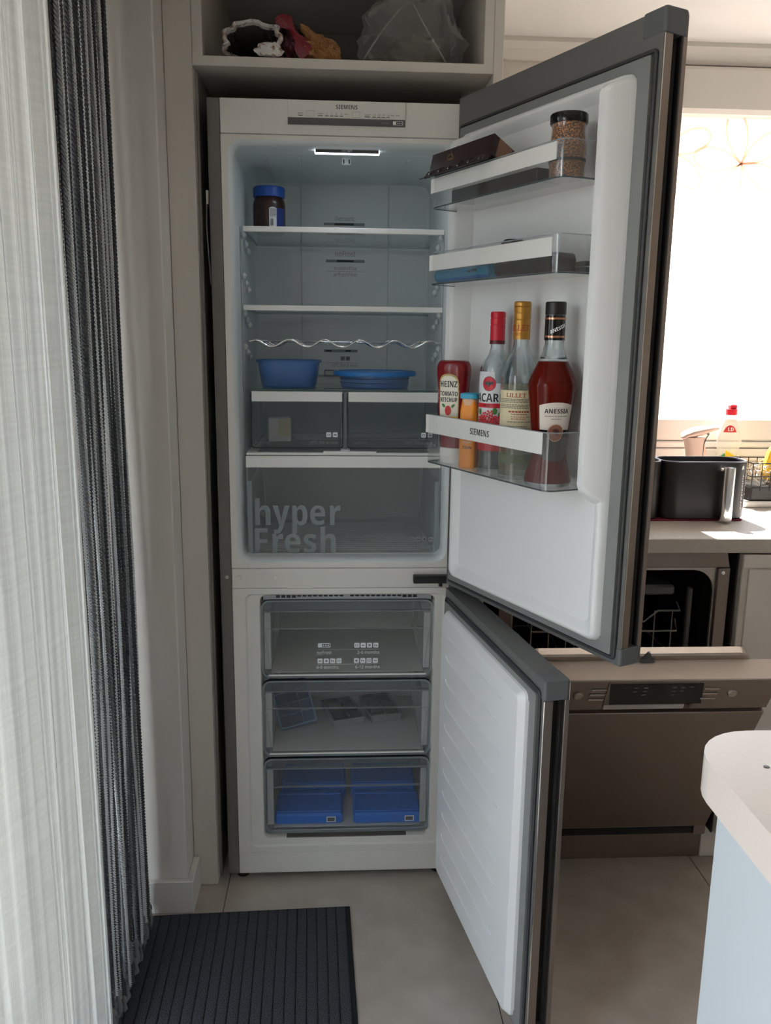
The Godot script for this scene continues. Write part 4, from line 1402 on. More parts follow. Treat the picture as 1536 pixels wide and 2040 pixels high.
func fridge_contents() -> void:
	# spread jar
	var j := thing("spread_jar", "jar of dark brown spread with a bright blue lid on the upper glass shelf", "jar", at(Vector3(0.1185, 1.6872, -0.215), -0.1))
	var pr := [[0.0, 0.0], [0.035, 0.0], [0.0395, 0.004], [0.0405, 0.02], [0.0405, 0.07], [0.038, 0.082], [0.034, 0.088], [0.034, 0.094], [0.0, 0.094]]
	obj("body", mb().lathe(pr, 40), mat("spread_brown", c8(58, 32, 28), 0.25), j)
	var lid := [[0.0, 0.088], [0.0385, 0.088], [0.0395, 0.09], [0.0395, 0.109], [0.0375, 0.1125], [0.0, 0.1135]]
	var li := obj("lid", mb().lathe(lid, 48), mat("lid_blue", c8(30, 84, 176), 0.4), j)
	for i in 48:
		pass
	var surf := round_surf(pr)
	obj("label", patch(surf, 0.55, 1.25, 10, func(u): return 0.005, func(u): return 0.06, 0.0006), mat("label_blue", c8(28, 50, 128), 0.4), j)
	obj("label", patch(surf, 0.16, 0.62, 8, func(u): return 0.004, func(u): return 0.062 - 0.003 * (2.0 * u - 1.0) ** 2, 0.0009), mat("label_white", c8(222, 224, 226), 0.5), j)
	for k in 6:
		obj("print_line", patch(surf, 0.2, 0.58, 6, func(u): return 0.040 + k * 0.0032, func(u): return 0.0412 + k * 0.0032, 0.0013), M.grey_print, j)
	for k in 7:
		obj("bar", patch(surf, 0.25 + k * 0.024, 0.262 + k * 0.024, 2, func(u): return 0.018, func(u): return 0.034, 0.0013), M.gasket_dark, j)

	# blue tubs on the drawer cover
	var tb := mat("tub_blue", c8(96, 146, 214, 0.5), 0.32)
	var tl := mat("tub_lid_blue", c8(58, 132, 206), 0.3)
	var a := thing("plastic_tub", "open blue translucent plastic tub standing left on the glass over the drawers", "tub", at(Vector3(0.165, 1.3066, -0.20)))
	var K := []
	for s in [[0.066, 0.0], [0.070, 0.004], [0.0795, 0.064], [0.083, 0.066], [0.083, 0.0685], [0.0775, 0.0685], [0.068, 0.005], [0.0, 0.0045]]:
		K.append(MB.oval(0, s[1], 0, s[0] + 0.0001, s[0] + 0.0001, 48, 3.4))
	obj("body", mb().loft(K), tb, a)
	obj("rim", mb().loft([MB.oval(0, 0.0635, 0, 0.0842, 0.0842, 48, 3.4), MB.oval(0, 0.069, 0, 0.0842, 0.0842, 48, 3.4), MB.oval(0, 0.069, 0, 0.079, 0.079, 48, 3.4), MB.oval(0, 0.0635, 0, 0.079, 0.079, 48, 3.4)], false, false, true), tb, a)
	obj("leftovers", mb().loft([MB.oval(0, 0.006, 0, 0.064, 0.064, 32, 3.4), MB.oval(0, 0.03, 0, 0.068, 0.068, 32, 3.4)]), mat("leftover", c8(140, 120, 130), 0.7), a)
	var b := thing("plastic_tub", "round low blue tub with an oval blue lid on the glass over the right drawer", "tub", at(Vector3(0.388, 1.3066, -0.20)))
	obj("body", mb().lathe([[0.0, 0.0], [0.084, 0.0], [0.088, 0.003], [0.089, 0.012], [0.092, 0.0135], [0.089, 0.015], [0.090, 0.023], [0.093, 0.0245], [0.090, 0.026], [0.091, 0.035], [0.0, 0.035]], 48), tb, b)
	obj("lid", mb().lathe([[0.0, 0.036], [0.101, 0.033], [0.107, 0.031], [0.1085, 0.034], [0.1085, 0.039], [0.106, 0.043], [0.099, 0.0425], [0.097, 0.0405], [0.0, 0.0415]], 56), tl, b)

	var ct := thing("carton", "small pale carton seen through the left small drawer", "carton", at(Vector3(0.136, 1.1647, -0.20), 0.15))
	obj("body", mb().box(Vector3(-0.03, 0, -0.025), Vector3(0.03, 0.062, 0.025), 0.002), mat("carton_pale", c8(214, 216, 216), 0.5), ct)
	obj("flap", mb().box(Vector3(-0.004, 0.012, 0.0251), Vector3(0.028, 0.058, 0.0256)), mat("carton_cream", c8(206, 196, 164), 0.5), ct)


func door_contents() -> void:
	var fb := 1.1652
	# ketchup
	var k := thing("ketchup_bottle", "upside-down red ketchup bottle with a white cap, leftmost in the lower door bin", "bottle", in_door(Vector3(0.473, fb, -0.064), -0.62))
	var kp := smooth_prof([[0.0265, 0.034], [0.028, 0.045], [0.0315, 0.08], [0.0345, 0.12], [0.0345, 0.145], [0.036, 0.165], [0.0385, 0.195], [0.038, 0.210], [0.033, 0.220], [0.026, 0.2225]], 4)
	obj("body", ovals(kp + [[0.0, 0.2225]], 0.64, 40, 2.4), mat("ketchup_red", c8(128, 16, 24), 0.18), k)
	obj("cap", ovals([[0.0, 0.0], [0.026, 0.0], [0.0275, 0.002], [0.0275, 0.031], [0.026, 0.0335], [0.0, 0.0335]], 0.72, 36, 2.3), M.white_strip, k)
	var ks := func(an: float, y: float, off: float) -> Vector3:
		var r := prof_r(kp, y)
		var p := MB.oval(0, y, 0, r + off, r * 0.64 + off, 4)[0]
		var c := sin(an)
		var s := cos(an)
		return Vector3((r + off) * signf(c) * pow(absf(c), 2.0 / 2.4), y, (r * 0.64 + off) * pow(absf(s), 2.0 / 2.4))
	var kt := func(u: float) -> float: return 0.172 + 0.022 * sqrt(maxf(0.0, 1.0 - pow(2.0 * u - 1.0, 2.0)))
	var cream := mat("label_cream", c8(236, 232, 214), 0.4)
	obj("label", patch(ks, -0.62, 0.62, 16, func(u): return 0.145 if absf(u - 0.5) < 0.4 else 0.160, kt, 0.0005), mat("label_gold", c8(198, 176, 110), 0.4), k)
	obj("label", patch(ks, -0.66, 0.66, 16, func(u): return 0.092, func(u): return 0.160 - 0.0, 0.0006), M.label_gold, k)
	obj("label", patch(ks, -0.55, 0.55, 16, func(u): return 0.150, func(u): return kt.call(u) - 0.004, 0.0009), cream, k)
	obj("label", patch(ks, -0.60, 0.60, 16, func(u): return 0.092, func(u): return 0.157, 0.0010), cream, k)
	obj("label_band", patch(ks, -0.60, 0.60, 16, func(u): return 0.090, func(u): return 0.1025, 0.0014), mat("band_yellow", c8(240, 194, 30), 0.4), k)
	var kz := func(y: float) -> float: return prof_r(kp, y) * 0.64 + 0.0014
	var kx := func(x: float, y: float, off: float) -> Vector3:
		var r2 := prof_r(kp, y)
		var t := minf(pow(absf(x) / (r2 + off), 1.2), 1.0)
		return Vector3(x, y, (r2 * 0.64 + off) * pow(sqrt(1.0 - t * t), 1.0 / 1.2))
	for q in [["HEINZ", 0.0125, 0.172, 0.80], ["TOMATO", 0.0095, 0.1515, 0.80], ["KETCHUP", 0.0090, 0.1385, 0.74]]:
		laid(q[0], q[1], kx, q[2], M.gasket_dark, k, "Droid Sans", q[3], 0.0014)
	for q in [[0.0, 0.1155, 0.0075, 0.0105, "tomato_red"], [0.0115, 0.126, 0.005, 0.003, "leaf_green"], [-0.0115, 0.126, 0.005, 0.003, "leaf_green"]]:
		if not M.has(q[4]):
			mat(q[4], c8(200, 34, 30) if q[4] == "tomato_red" else c8(72, 130, 62), 0.4)
		var e := mb()
		e.loft([MB.oval(0, 0.0, 0, q[2], q[3], 24), MB.oval(0, 0.0004, 0, q[2], q[3], 24)])
		var o := obj("tomato" if q[4] == "tomato_red" else "leaf", e, M[q[4]], k, 0)
		o.transform = Transform3D(Basis(Y, q[0] * 14.0) * Basis(X, PI / 2), Vector3(q[0], q[1], kz.call(q[1]) - q[0] * q[0] * 9.0 + 0.0002))
		if q[0] != 0.0:
			o.rotate_object_local(Y, 0.8 * signf(q[0]))

	# small orange bottle
	var ob := thing("juice_bottle", "small square orange bottle with a turquoise lid between the ketchup and the clear bottles", "bottle", in_door(Vector3(0.394, fb, -0.072), -0.5))
	obj("body", ovals([[0.0, 0.0], [0.017, 0.0], [0.0182, 0.002], [0.0182, 0.09], [0.0178, 0.12], [0.016, 0.134], [0.0145, 0.144], [0.0, 0.144]], 1.0, 32, 5.0), mat("orange_plastic", c8(246, 152, 28), 0.35), ob)
	obj("neck", ovals([[0.0, 0.132], [0.0163, 0.132], [0.0150, 0.146], [0.0, 0.146]], 1.0, 32, 4.0), mat("orange_pale", c8(226, 178, 134), 0.3), ob)
	obj("lid", ovals([[0.0, 0.146], [0.0185, 0.146], [0.0195, 0.148], [0.0195, 0.155], [0.0175, 0.157], [0.0, 0.157]], 1.0, 32, 4.0), mat("lid_turquoise", c8(60, 172, 206), 0.4), ob)
	flat_words("TION", 0.0062, Vector3(0.002, 0.044, 0.01835), M.gasket_dark, ob, true)
	obj("print_line", mb().box(Vector3(-0.009, 0.0535, 0.0182), Vector3(0.012, 0.0575, 0.0185)), M.orange_pale, ob)

	# clear spirit with a red cap
	var glass := mat("bottle_glass", c8(236, 242, 242, 0.0), 0.0)
	glass.refraction_enabled = true
	glass.refraction_scale = 0.05
	var r := thing("spirit_bottle", "clear red-capped bottle with raspberries on its white label, in the lower door bin", "bottle", in_door(Vector3(0.352, fb, -0.039), -0.60))
	var rp := smooth_prof([[0.0315, 0.0], [0.033, 0.004], [0.033, 0.10], [0.033, 0.195], [0.029, 0.218], [0.018, 0.236], [0.0138, 0.25], [0.0135, 0.27], [0.0135, 0.318]], 4)
	obj("glass", hollow(rp, 0.0022), glass, r)
	obj("liquid", mb().lathe([[0.0, 0.0045], [0.0300, 0.0045], [0.0305, 0.038], [0.0, 0.038]], 36), mat("liquid_teal", c8(74, 110, 116, 0.55), 0.3), r)
	obj("cap", mb().lathe([[0.0, 0.258], [0.0150, 0.258], [0.0152, 0.295], [0.0143, 0.297], [0.0152, 0.299], [0.0154, 0.3075], [0.0143, 0.3095], [0.0154, 0.3115], [0.0154, 0.320], [0.0138, 0.3225], [0.0, 0.3225]], 36), mat("cap_red", c8(206, 32, 52), 0.35), r)
	obj("cap_band", mb().lathe([[0.0151, 0.258], [0.0155, 0.258], [0.0155, 0.2655], [0.0151, 0.2655]], 36), mat("band_maroon", c8(92, 14, 26), 0.35), r)
	var rs := round_surf(rp)
	obj("label", patch(rs, -1.45, 1.45, 28, func(u): return 0.056, func(u): return 0.203 if u < 0.62 else 0.180, 0.0004), M.label_white, r)
	obj("label_band", patch(rs, -1.5, 1.5, 28, func(u): return 0.042, func(u): return 0.060, 0.0007), M.cap_red, r)
	obj("ribbon", patch(rs, -1.25, 0.72, 20, func(u): return 0.1305, func(u): return 0.1395, 0.0010), M.cap_red, r)
	bent("BACARDI", 0.0165, 0.0338, 0.1505, -0.02, M.black_plastic, r, true, "Droid Sans", 0.92)
	bent("RAZZ", 0.0045, 0.0343, 0.135, -0.1, M.band_maroon, r, true)
	disc(0.0150, 0.0338, 0.179, 0.0, M.grey_print, r, "emblem")
	disc(0.0140, 0.0338, 0.179, 0.0, M.cap_red, r, "emblem", 0.0003)
	# the bat: spread wings over a small body
	var bat := mb()
	for s in [-1.0, 1.0]:
		var q := PackedVector2Array([Vector2(0, 0.001), Vector2(s * 0.003, 0.0035), Vector2(s * 0.0075, 0.0045), Vector2(s * 0.0108, 0.0015), Vector2(s * 0.0088, 0.0008), Vector2(s * 0.0075, -0.0022), Vector2(s * 0.0052, -0.0006), Vector2(s * 0.0036, -0.003), Vector2(s * 0.0016, -0.0012), Vector2(0, -0.005)])
		bat.prism(q, 0.0, 0.0003)
	bat.prism(PackedVector2Array([Vector2(-0.0016, -0.006), Vector2(0.0016, -0.006), Vector2(0.002, 0.002), Vector2(0.0014, 0.0052), Vector2(0, 0.004), Vector2(-0.0014, 0.0052), Vector2(-0.002, 0.002)]), 0.0, 0.0005)
	for i in bat.v.size():
		var q := bat.v[i]
		bat.v[i] = Vector3((0.0343 + q.z) * sin(q.x / 0.0338), q.y + 0.179, (0.0343 + q.z) * cos(q.x / 0.0338))
	obj("bat_emblem", bat, mat("bat_grey", c8(70, 74, 76), 0.5), r, 0)
	var berry := mat("berry_red", c8(222, 62, 70), 0.5)
	for q in [[-0.42, 0.104, 0.0125], [0.02, 0.111, 0.0155], [0.50, 0.102, 0.0135], [-0.15, 0.092, 0.012], [0.30, 0.089, 0.012]]:
		var e := mb()
		for i in 26:
			var an := i * 2.4
			var rr: float = q[2] * sqrt((i + 0.5) / 26.0) * 0.95
			e.add(mb().lathe([[0.0, -0.0006], [0.0024, 0.0], [0.0016, 0.0008], [0.0, 0.001]], 8, Transform3D(Basis(X, PI / 2), Vector3(rr * cos(an), rr * sin(an), 0.0))))
		for i in e.v.size():
			var w := e.v[i]
			e.v[i] = Vector3((0.0345 + w.z) * sin(w.x / 0.034), w.y, (0.0345 + w.z) * cos(w.x / 0.034))
		var o := obj("raspberry", e, berry, r)
		o.transform = Transform3D(Basis(Y, q[0]), Vector3(0, q[1], 0))
	for q in [[-0.62, 0.122, 0.0045], [0.42, 0.124, 0.005], [0.76, 0.116, 0.005], [0.9, 0.106, 0.004]]:
		disc(q[2], 0.0340, q[1], q[0], M.leaf_green, r, "leaf", 0.0004, 1.4)

	# pale wine aperitif with a gold cap
	var l := thing("aperitif_bottle", "clear bottle with a gold cap and a cream text label, in the lower door bin", "bottle", in_door(Vector3(0.265, fb, -0.044), -0.30))
	var lp := smooth_prof([[0.035, 0.0], [0.0365, 0.005], [0.0365, 0.10], [0.0365, 0.185], [0.0345, 0.203], [0.027, 0.226], [0.0185, 0.245], [0.0152, 0.262], [0.0148, 0.29], [0.0148, 0.334]], 4)
	obj("glass", hollow(lp, 0.0022), glass, l)
	obj("liquid", mb().lathe([[0.0, 0.020], [0.02, 0.010], [0.0328, 0.006], [0.0340, 0.182], [0.0, 0.182]], 40), mat("liquid_pale", c8(214, 196, 132, 0.30), 0.3), l)
	obj("cap", mb().lathe([[0.0, 0.268], [0.0164, 0.268], [0.0164, 0.303], [0.0155, 0.305], [0.0166, 0.307], [0.0166, 0.3165], [0.0156, 0.318], [0.0166, 0.3195], [0.0168, 0.3285], [0.0158, 0.3298], [0.0168, 0.331], [0.0168, 0.337], [0.0150, 0.3395], [0.0, 0.3395]], 36), mat("cap_gold", c8(190, 140, 62), 0.35, 0.55), l)
	var ls := round_surf(lp)
	obj("label", patch(ls, -1.25, 1.15, 26, func(u): return 0.066, func(u): return 0.171, 0.0004), mat("label_straw", c8(226, 214, 176), 0.5), l)
	obj("label_band", patch(ls, -1.25, 1.15, 26, func(u): return 0.028, func(u): return 0.046, 0.0006), mat("label_green", c8(96, 110, 78), 0.5), l)
	var rust := mat("print_rust", c8(170, 66, 40), 0.5)
	bent("LILLET", 0.0078, 0.0371, 0.1615, -0.08, rust, l, true, "Droid Serif", 1.0)
	bent("LILLET", 0.0115, 0.01665, 0.2895, -0.35, rust, l, true, "Droid Serif", 0.78)
	bent("1872", 0.0055, 0.01665, 0.2775, -0.35, rust, l, false, "Droid Serif", 0.9)
	var row := 0
	for q in [[0.1455, -1.1, 1.0, 0], [0.1425, -1.1, 1.0, 0], [0.1395, -1.1, 1.0, 0], [0.1345, -1.1, 1.0, 0], [0.1315, -1.1, 1.0, 0], [0.1285, -1.1, 0.9, 0], [0.1205, -0.45, 0.7, 1], [0.1165, -0.3, 0.55, 1], [0.1115, -0.3, 0.75, 1], [0.1075, -0.3, 0.5, 1], [0.1015, -0.5, 0.9, 0], [0.0925, -0.5, 0.6, 0], [0.0885, -1.0, 0.8, 0], [0.0835, -1.0, 0.2, 0], [0.0795, -1.0, 0.2, 0]]:
		obj("print_line", dashes(ls, q[1], q[2], q[0] + 0.008, 0.0013 if row != 6 else 0.003, 0.0007, row), rust if q[3] else M.grey_print, l, 0)
		row += 1
	for q in [[0.35, 0.078, 0.0032, 0.010], [0.62, 0.077, 0.0042, 0.005]]:
		var e := mb().box(Vector3(-q[2], 0, 0.0370), Vector3(q[2], q[3], 0.0374)).box(Vector3(-q[2] * 0.4, q[3], 0.0370), Vector3(q[2] * 0.4, q[3] * 1.5, 0.0374))
		var o := obj("pictogram", e, M.gasket_dark, l)
		o.transform = Transform3D(Basis(Y, q[0]), Vector3(0, q[1], 0))

	# brandy
	var d := thing("brandy_bottle", "waisted bottle of dark amber brandy with a black cap, rightmost in the lower door bin", "bottle", in_door(Vector3(0.153, fb, -0.054), -0.16))
	var dp := smooth_prof([[0.0405, 0.0], [0.0435, 0.006], [0.0435, 0.014], [0.0405, 0.026], [0.0345, 0.044], [0.0318, 0.062], [0.0335, 0.085], [0.0380, 0.125], [0.0425, 0.165], [0.0445, 0.181], [0.0440, 0.190], [0.0375, 0.208], [0.0270, 0.229], [0.0215, 0.243], [0.0180, 0.258], [0.0172, 0.268], [0.0172, 0.316]], 4)
	var neck := []
	for q in dp:
		if q[1] > 0.2305:
			neck.append(q)
	obj("glass", mb().lathe([[0.0, 0.0], [0.0405, 0.0], [0.0432, 0.0045], [0.0434, 0.0068], [0.0, 0.0068]], 48), glass, d)
	obj("neck", hollow(neck, 0.0024), glass, d)
	var lq := []
	for q in dp:
		if q[1] > 0.007 and q[1] < 0.231:
			lq.append([q[0], q[1]])
	obj("liquid", mb().lathe([[0.0, 0.007]] + lq + [[0.0, 0.231]], 48), mat("brandy_amber", c8(92, 18, 9), 0.12, 0.0, 0.3), d)
	obj("cap", mb().lathe([[0.0, 0.312], [0.0186, 0.312], [0.0188, 0.3145], [0.0188, 0.333], [0.0172, 0.335], [0.0, 0.335]], 36), M.black_plastic, d)
	obj("sleeve", mb().lathe([[0.0172, 0.2665], [0.0188, 0.2665], [0.0184, 0.311], [0.0172, 0.311]], 36), M.black_gloss, d)
	for y in [0.2715, 0.3035]:
		obj("ring", mb().lathe([[0.0184, y], [0.0191, y], [0.0190, y + 0.0032], [0.0184, y + 0.0032]], 36), mat("copper", c8(212, 150, 118), 0.25, 0.8), d)
	bent("ANESSIA", 0.0062, 0.0188, 0.2875, 0.28, M.pale_print, d, true, "Droid Sans", 0.95, 0.42)
	var ds := round_surf(dp)
	var dt := func(u: float) -> float: return 0.1505 + 0.006 * (1.0 - pow(2.0 * u - 1.0, 2.0))
	obj("label", patch(ds, -0.62, 1.02, 24, func(u): return 0.093, dt, 0.0005), mat("label_ivory", c8(222, 212, 200), 0.5), d)
	obj("label_band", patch(ds, -0.62, 1.02, 24, func(u): return 0.093, func(u): return 0.106, 0.0008), M.black_gloss, d)
	obj("label", patch(ds, -0.62, 1.02, 24, func(u): return 0.062 - 0.014 * sqrt(maxf(0.0, 1.0 - pow(2.0 * u - 1.0, 2.0))), func(u): return 0.0925, 0.0006), mat("label_charcoal", c8(62, 58, 56), 0.45), d)
	var dx := func(x: float, yy: float, off: float) -> Vector3:
		var r3 := prof_r(dp, yy)
		return ds.call(0.2 + x / 0.040, yy, off)
	laid("ANESSIA", 0.0080, dx, 0.1405, M.gasket_dark, d, "Droid Sans", 1.0, 0.0009)
	obj("print_line", dashes(ds, -0.35, 0.75, 0.1305, 0.0016, 0.0009, 40), M.faint_print, d, 0)
	obj("print_line", dashes(ds, -0.05, 0.45, 0.1255, 0.0016, 0.0009, 41), M.faint_print, d, 0)
	for q in [[0.0165, "medal_pale", c8(206, 170, 150), 0.0012], [0.0148, "medal_copper", c8(150, 98, 76), 0.0016]]:
		var md := mb()
		for i in 32:
			var p0: Vector2 = Vector2.from_angle(TAU * i / 32.0) * float(q[0])
			var p1: Vector2 = Vector2.from_angle(TAU * (i + 1) / 32.0) * float(q[0])
			md.tri(dx.call(0, 0.101, q[3]), dx.call(p0.x, 0.101 + p0.y, q[3]), dx.call(p1.x, 0.101 + p1.y, q[3]))
		obj("medal", md, mat(q[1], q[2], 0.45), d, 0)
	var fig := mb().prism(PackedVector2Array([Vector2(-0.007, 0.004), Vector2(-0.002, 0.0075), Vector2(0.004, 0.0065), Vector2(0.008, 0.002), Vector2(0.005, -0.001), Vector2(0.006, -0.007), Vector2(0.002, -0.003), Vector2(-0.004, -0.002), Vector2(-0.003, 0.002)]), 0.0, 0.0003)
	for i in fig.v.size():
		fig.v[i] = dx.call(fig.v[i].x, 0.101 + fig.v[i].y, 0.0019 + fig.v[i].z)
	obj("medal_figure", fig, mat("medal_dark", c8(84, 48, 36), 0.5), d, 0)

	# mustard
	var mu := thing("mustard_jar", "jar of wholegrain mustard with a black lid, right end of the upper door bin", "jar", in_door(Vector3(0.135, 1.7048, -0.061), -0.25))
	var seed_tex := grained("mustard_grain", 0.10, c8(44, 20, 6), c8(196, 118, 46), 9.0, 0.35, 2, 3.4)
	seed_tex.uv1_world_triplanar = false
	seed_tex.uv1_scale = Vector3.ONE * 9.0
	seed_tex.uv1_triplanar_sharpness = 6.0
	var mp := smooth_prof([[0.0265, 0.0], [0.0295, 0.003], [0.0300, 0.012], [0.0300, 0.034], [0.0310, 0.042], [0.0308, 0.054], [0.0285, 0.070], [0.0275, 0.082], [0.0280, 0.090]], 4)
	obj("mustard", mb().lathe([[0.0, 0.0]] + mp + [[0.0, 0.090]], 40), seed_tex, mu)
	var og := []
	for q in mp:
		og.append([q[0] + 0.0016, q[1]])
	obj("glass", mb().lathe([[0.0, -0.0002]] + og + [[0.0, 0.0905]], 40), M.glass_pane, mu)
	obj("lid", mb().lathe([[0.0, 0.090], [0.0315, 0.090], [0.0325, 0.092], [0.0325, 0.1035], [0.0310, 0.106], [0.0, 0.1055]], 40), M.black_gloss, mu)
	obj("tamper_band", mb().lathe([[0.0301, 0.028], [0.0318, 0.028], [0.0318, 0.033], [0.0301, 0.033]], 40), M.black_plastic, mu)

	# open chocolate carton leaning on the strip, and a flat one below it
	var choc := mat("choc_carton", c8(44, 27, 27), 0.38)
	var dark := mat("choc_dark", c8(30, 20, 20), 0.4)
	var cb := thing("chocolate_box", "tilted open dark brown chocolate carton with a tan stripe, atop the upper door bin", "box", swing(UPPER_ANGLE) * Transform3D(Basis.IDENTITY, Vector3(0.41, 1.7045, -0.08)))
	var oz := Vector3(-0.41, -1.7045, 0.08)
	# cross-section in (z, y): front face nearly upright, back sloping down into the bin
	var ZY := func(pp: Array) -> PackedVector2Array:
		var o2 := PackedVector2Array()
		for q in pp:
			o2.append(Vector2(q[0], q[1]))
		return o2
	var CT := Transform3D(Basis(Vector3(0, 0, 1), Vector3(0, 1, 0), Vector3(1, 0, 0)), oz)
	obj("carton", mb().prism(ZY.call([[-0.0985, 1.8095], [-0.107, 1.772], [-0.072, 1.7612], [-0.045, 1.7625], [-0.040, 1.776]]), 0.302, 0.524, CT), choc, cb, 0)
	obj("end_stripe", mb().prism(ZY.call([[-0.0860, 1.8020], [-0.0960, 1.7690], [-0.0700, 1.7615], [-0.0560, 1.7850]]), 0.3012, 0.3021, CT), mat("tan_stripe", c8(138, 104, 84), 0.5), cb, 0)
	obj("tray", mb().prism(ZY.call([[-0.1075, 1.7760], [-0.1185, 1.7630], [-0.1150, 1.7615], [-0.1030, 1.7740]]), 0.298, 0.528, CT), dark, cb, 0)
	obj("flap", mb().prism(ZY.call([[-0.1185, 1.7638], [-0.1255, 1.7612], [-0.1245, 1.7602], [-0.1175, 1.7622]]), 0.290, 0.534, CT), choc, cb, 0)
	for i in 6:
		var e := mb().lathe([[0.0, 0.0], [0.0090, 0.0], [0.0075, 0.0016], [0.0045, 0.0030], [0.0, 0.0036]], 18)
		var o := obj("truffle", e, mat("truffle_dark", c8(52, 38, 38), 0.22), cb)
		o.transform = Transform3D(Basis(X, -0.88) * Basis.IDENTITY.scaled(Vector3(1.25, 1, 0.75)), Vector3(0.322 + i * 0.0365, 1.7695, -0.1128) + oz)
	var em := obj("emblem", mb().ring(MB.rr(-0.012, 0.012, -0.0085, 0.0085, 0, 0.008, 5), MB.rr(-0.0105, 0.0105, -0.007, 0.007, 0, 0.0065, 5), 0.0, 0.0004).box(Vector3(-0.008, -0.002, 0), Vector3(-0.002, 0.001, 0.0004)).box(Vector3(0.0, -0.002, 0), Vector3(0.007, 0.0015, 0.0004)).box(Vector3(0.006, 0.003, 0), Vector3(0.0085, 0.011, 0.0004)), mat("gold_print", c8(150, 112, 70), 0.4, 0.3), cb)
	em.transform = Transform3D(Basis(Y, PI) * Basis(X, 0.22), Vector3(0.446, 1.7885, -0.1037) + oz)
	var sb := thing("chocolate_box", "flat dark brown carton lying inside the upper door bin", "box", swing(UPPER_ANGLE) * Transform3D(Basis.IDENTITY, Vector3(0.31, 1.7047, -0.07)))
	obj("carton", mb().box(Vector3(-0.138, 0, -0.0265), Vector3(0.14, 0.024, 0.028), 0.001), dark, sb)

	# middle bin
	var tp := thing("sachet", "teal printed packet lying left in the middle door bin", "packet", swing(UPPER_ANGLE) * Transform3D(Basis.IDENTITY, Vector3(0.415, 1.5488, -0.06)))
	var tm := grained("teal_print", 0.05, c8(24, 92, 140), c8(92, 172, 190), 14.0, 0.35, 4)
	tm.uv1_world_triplanar = false
	obj("packet", mb().rbox(-0.10, 0.105, 0.0, 0.030, -0.036, 0.03, 0.013, 0.008, 5), tm, tp, 60)
	obj("stripe", mb().box(Vector3(-0.098, 0.003, -0.0372), Vector3(0.08, 0.0075, -0.0355), 0.001), mat("stripe_blue", c8(36, 92, 168), 0.4), tp)
	obj("print_mark", mb().box(Vector3(-0.062, 0.016, -0.0366), Vector3(-0.045, 0.021, -0.0358)).box(Vector3(-0.042, 0.015, -0.0366), Vector3(-0.03, 0.019, -0.0358)), M.gasket_dark, tp)
	var bp := thing("sachet", "dark brown packet lying right in the middle door bin", "packet", swing(UPPER_ANGLE) * Transform3D(Basis.IDENTITY, Vector3(0.205, 1.5488, -0.065)))
	obj("packet", mb().rbox(-0.095, 0.098, 0.0, 0.034, -0.028, 0.022, 0.012, 0.008, 5), mat("packet_dark", c8(40, 34, 32), 0.3), bp, 60)
	var rl := thing("small_jar", "low black lidded pot peeping over the middle door bin's strip", "jar", swing(UPPER_ANGLE) * Transform3D(Basis.IDENTITY, Vector3(0.318, 1.5488, -0.034)))
	obj("pot", mb().lathe([[0.0, 0.0], [0.020, 0.0], [0.021, 0.003], [0.021, 0.060], [0.0, 0.060]], 28), M.black_plastic, rl)
	obj("lid", mb().lathe([[0.0, 0.060], [0.023, 0.060], [0.0235, 0.063], [0.0235, 0.071], [0.018, 0.0755], [0.0, 0.076]], 28), M.black_gloss, rl)
	var cl := thing("clip", "black bag clip at the right end of the middle door bin", "clip", swing(UPPER_ANGLE) * Transform3D(Basis.IDENTITY, Vector3(0.122, 1.5488, -0.030)))
	obj("jaw", mb().rbox(-0.022, 0.022, 0.0, 0.010, -0.007, 0.007, 0.003, 0.001), M.black_plastic, cl)
	obj("jaw", mb().rbox(-0.022, 0.020, 0.012, 0.020, -0.007, 0.007, 0.003, 0.001), M.black_plastic, cl)
	obj("spring", mb().lathe([[0.0, -0.008], [0.006, -0.008], [0.006, 0.008], [0.0, 0.008]], 16, Transform3D(Basis(X, PI / 2), Vector3(0.014, 0.011, 0))), M.steel, cl)


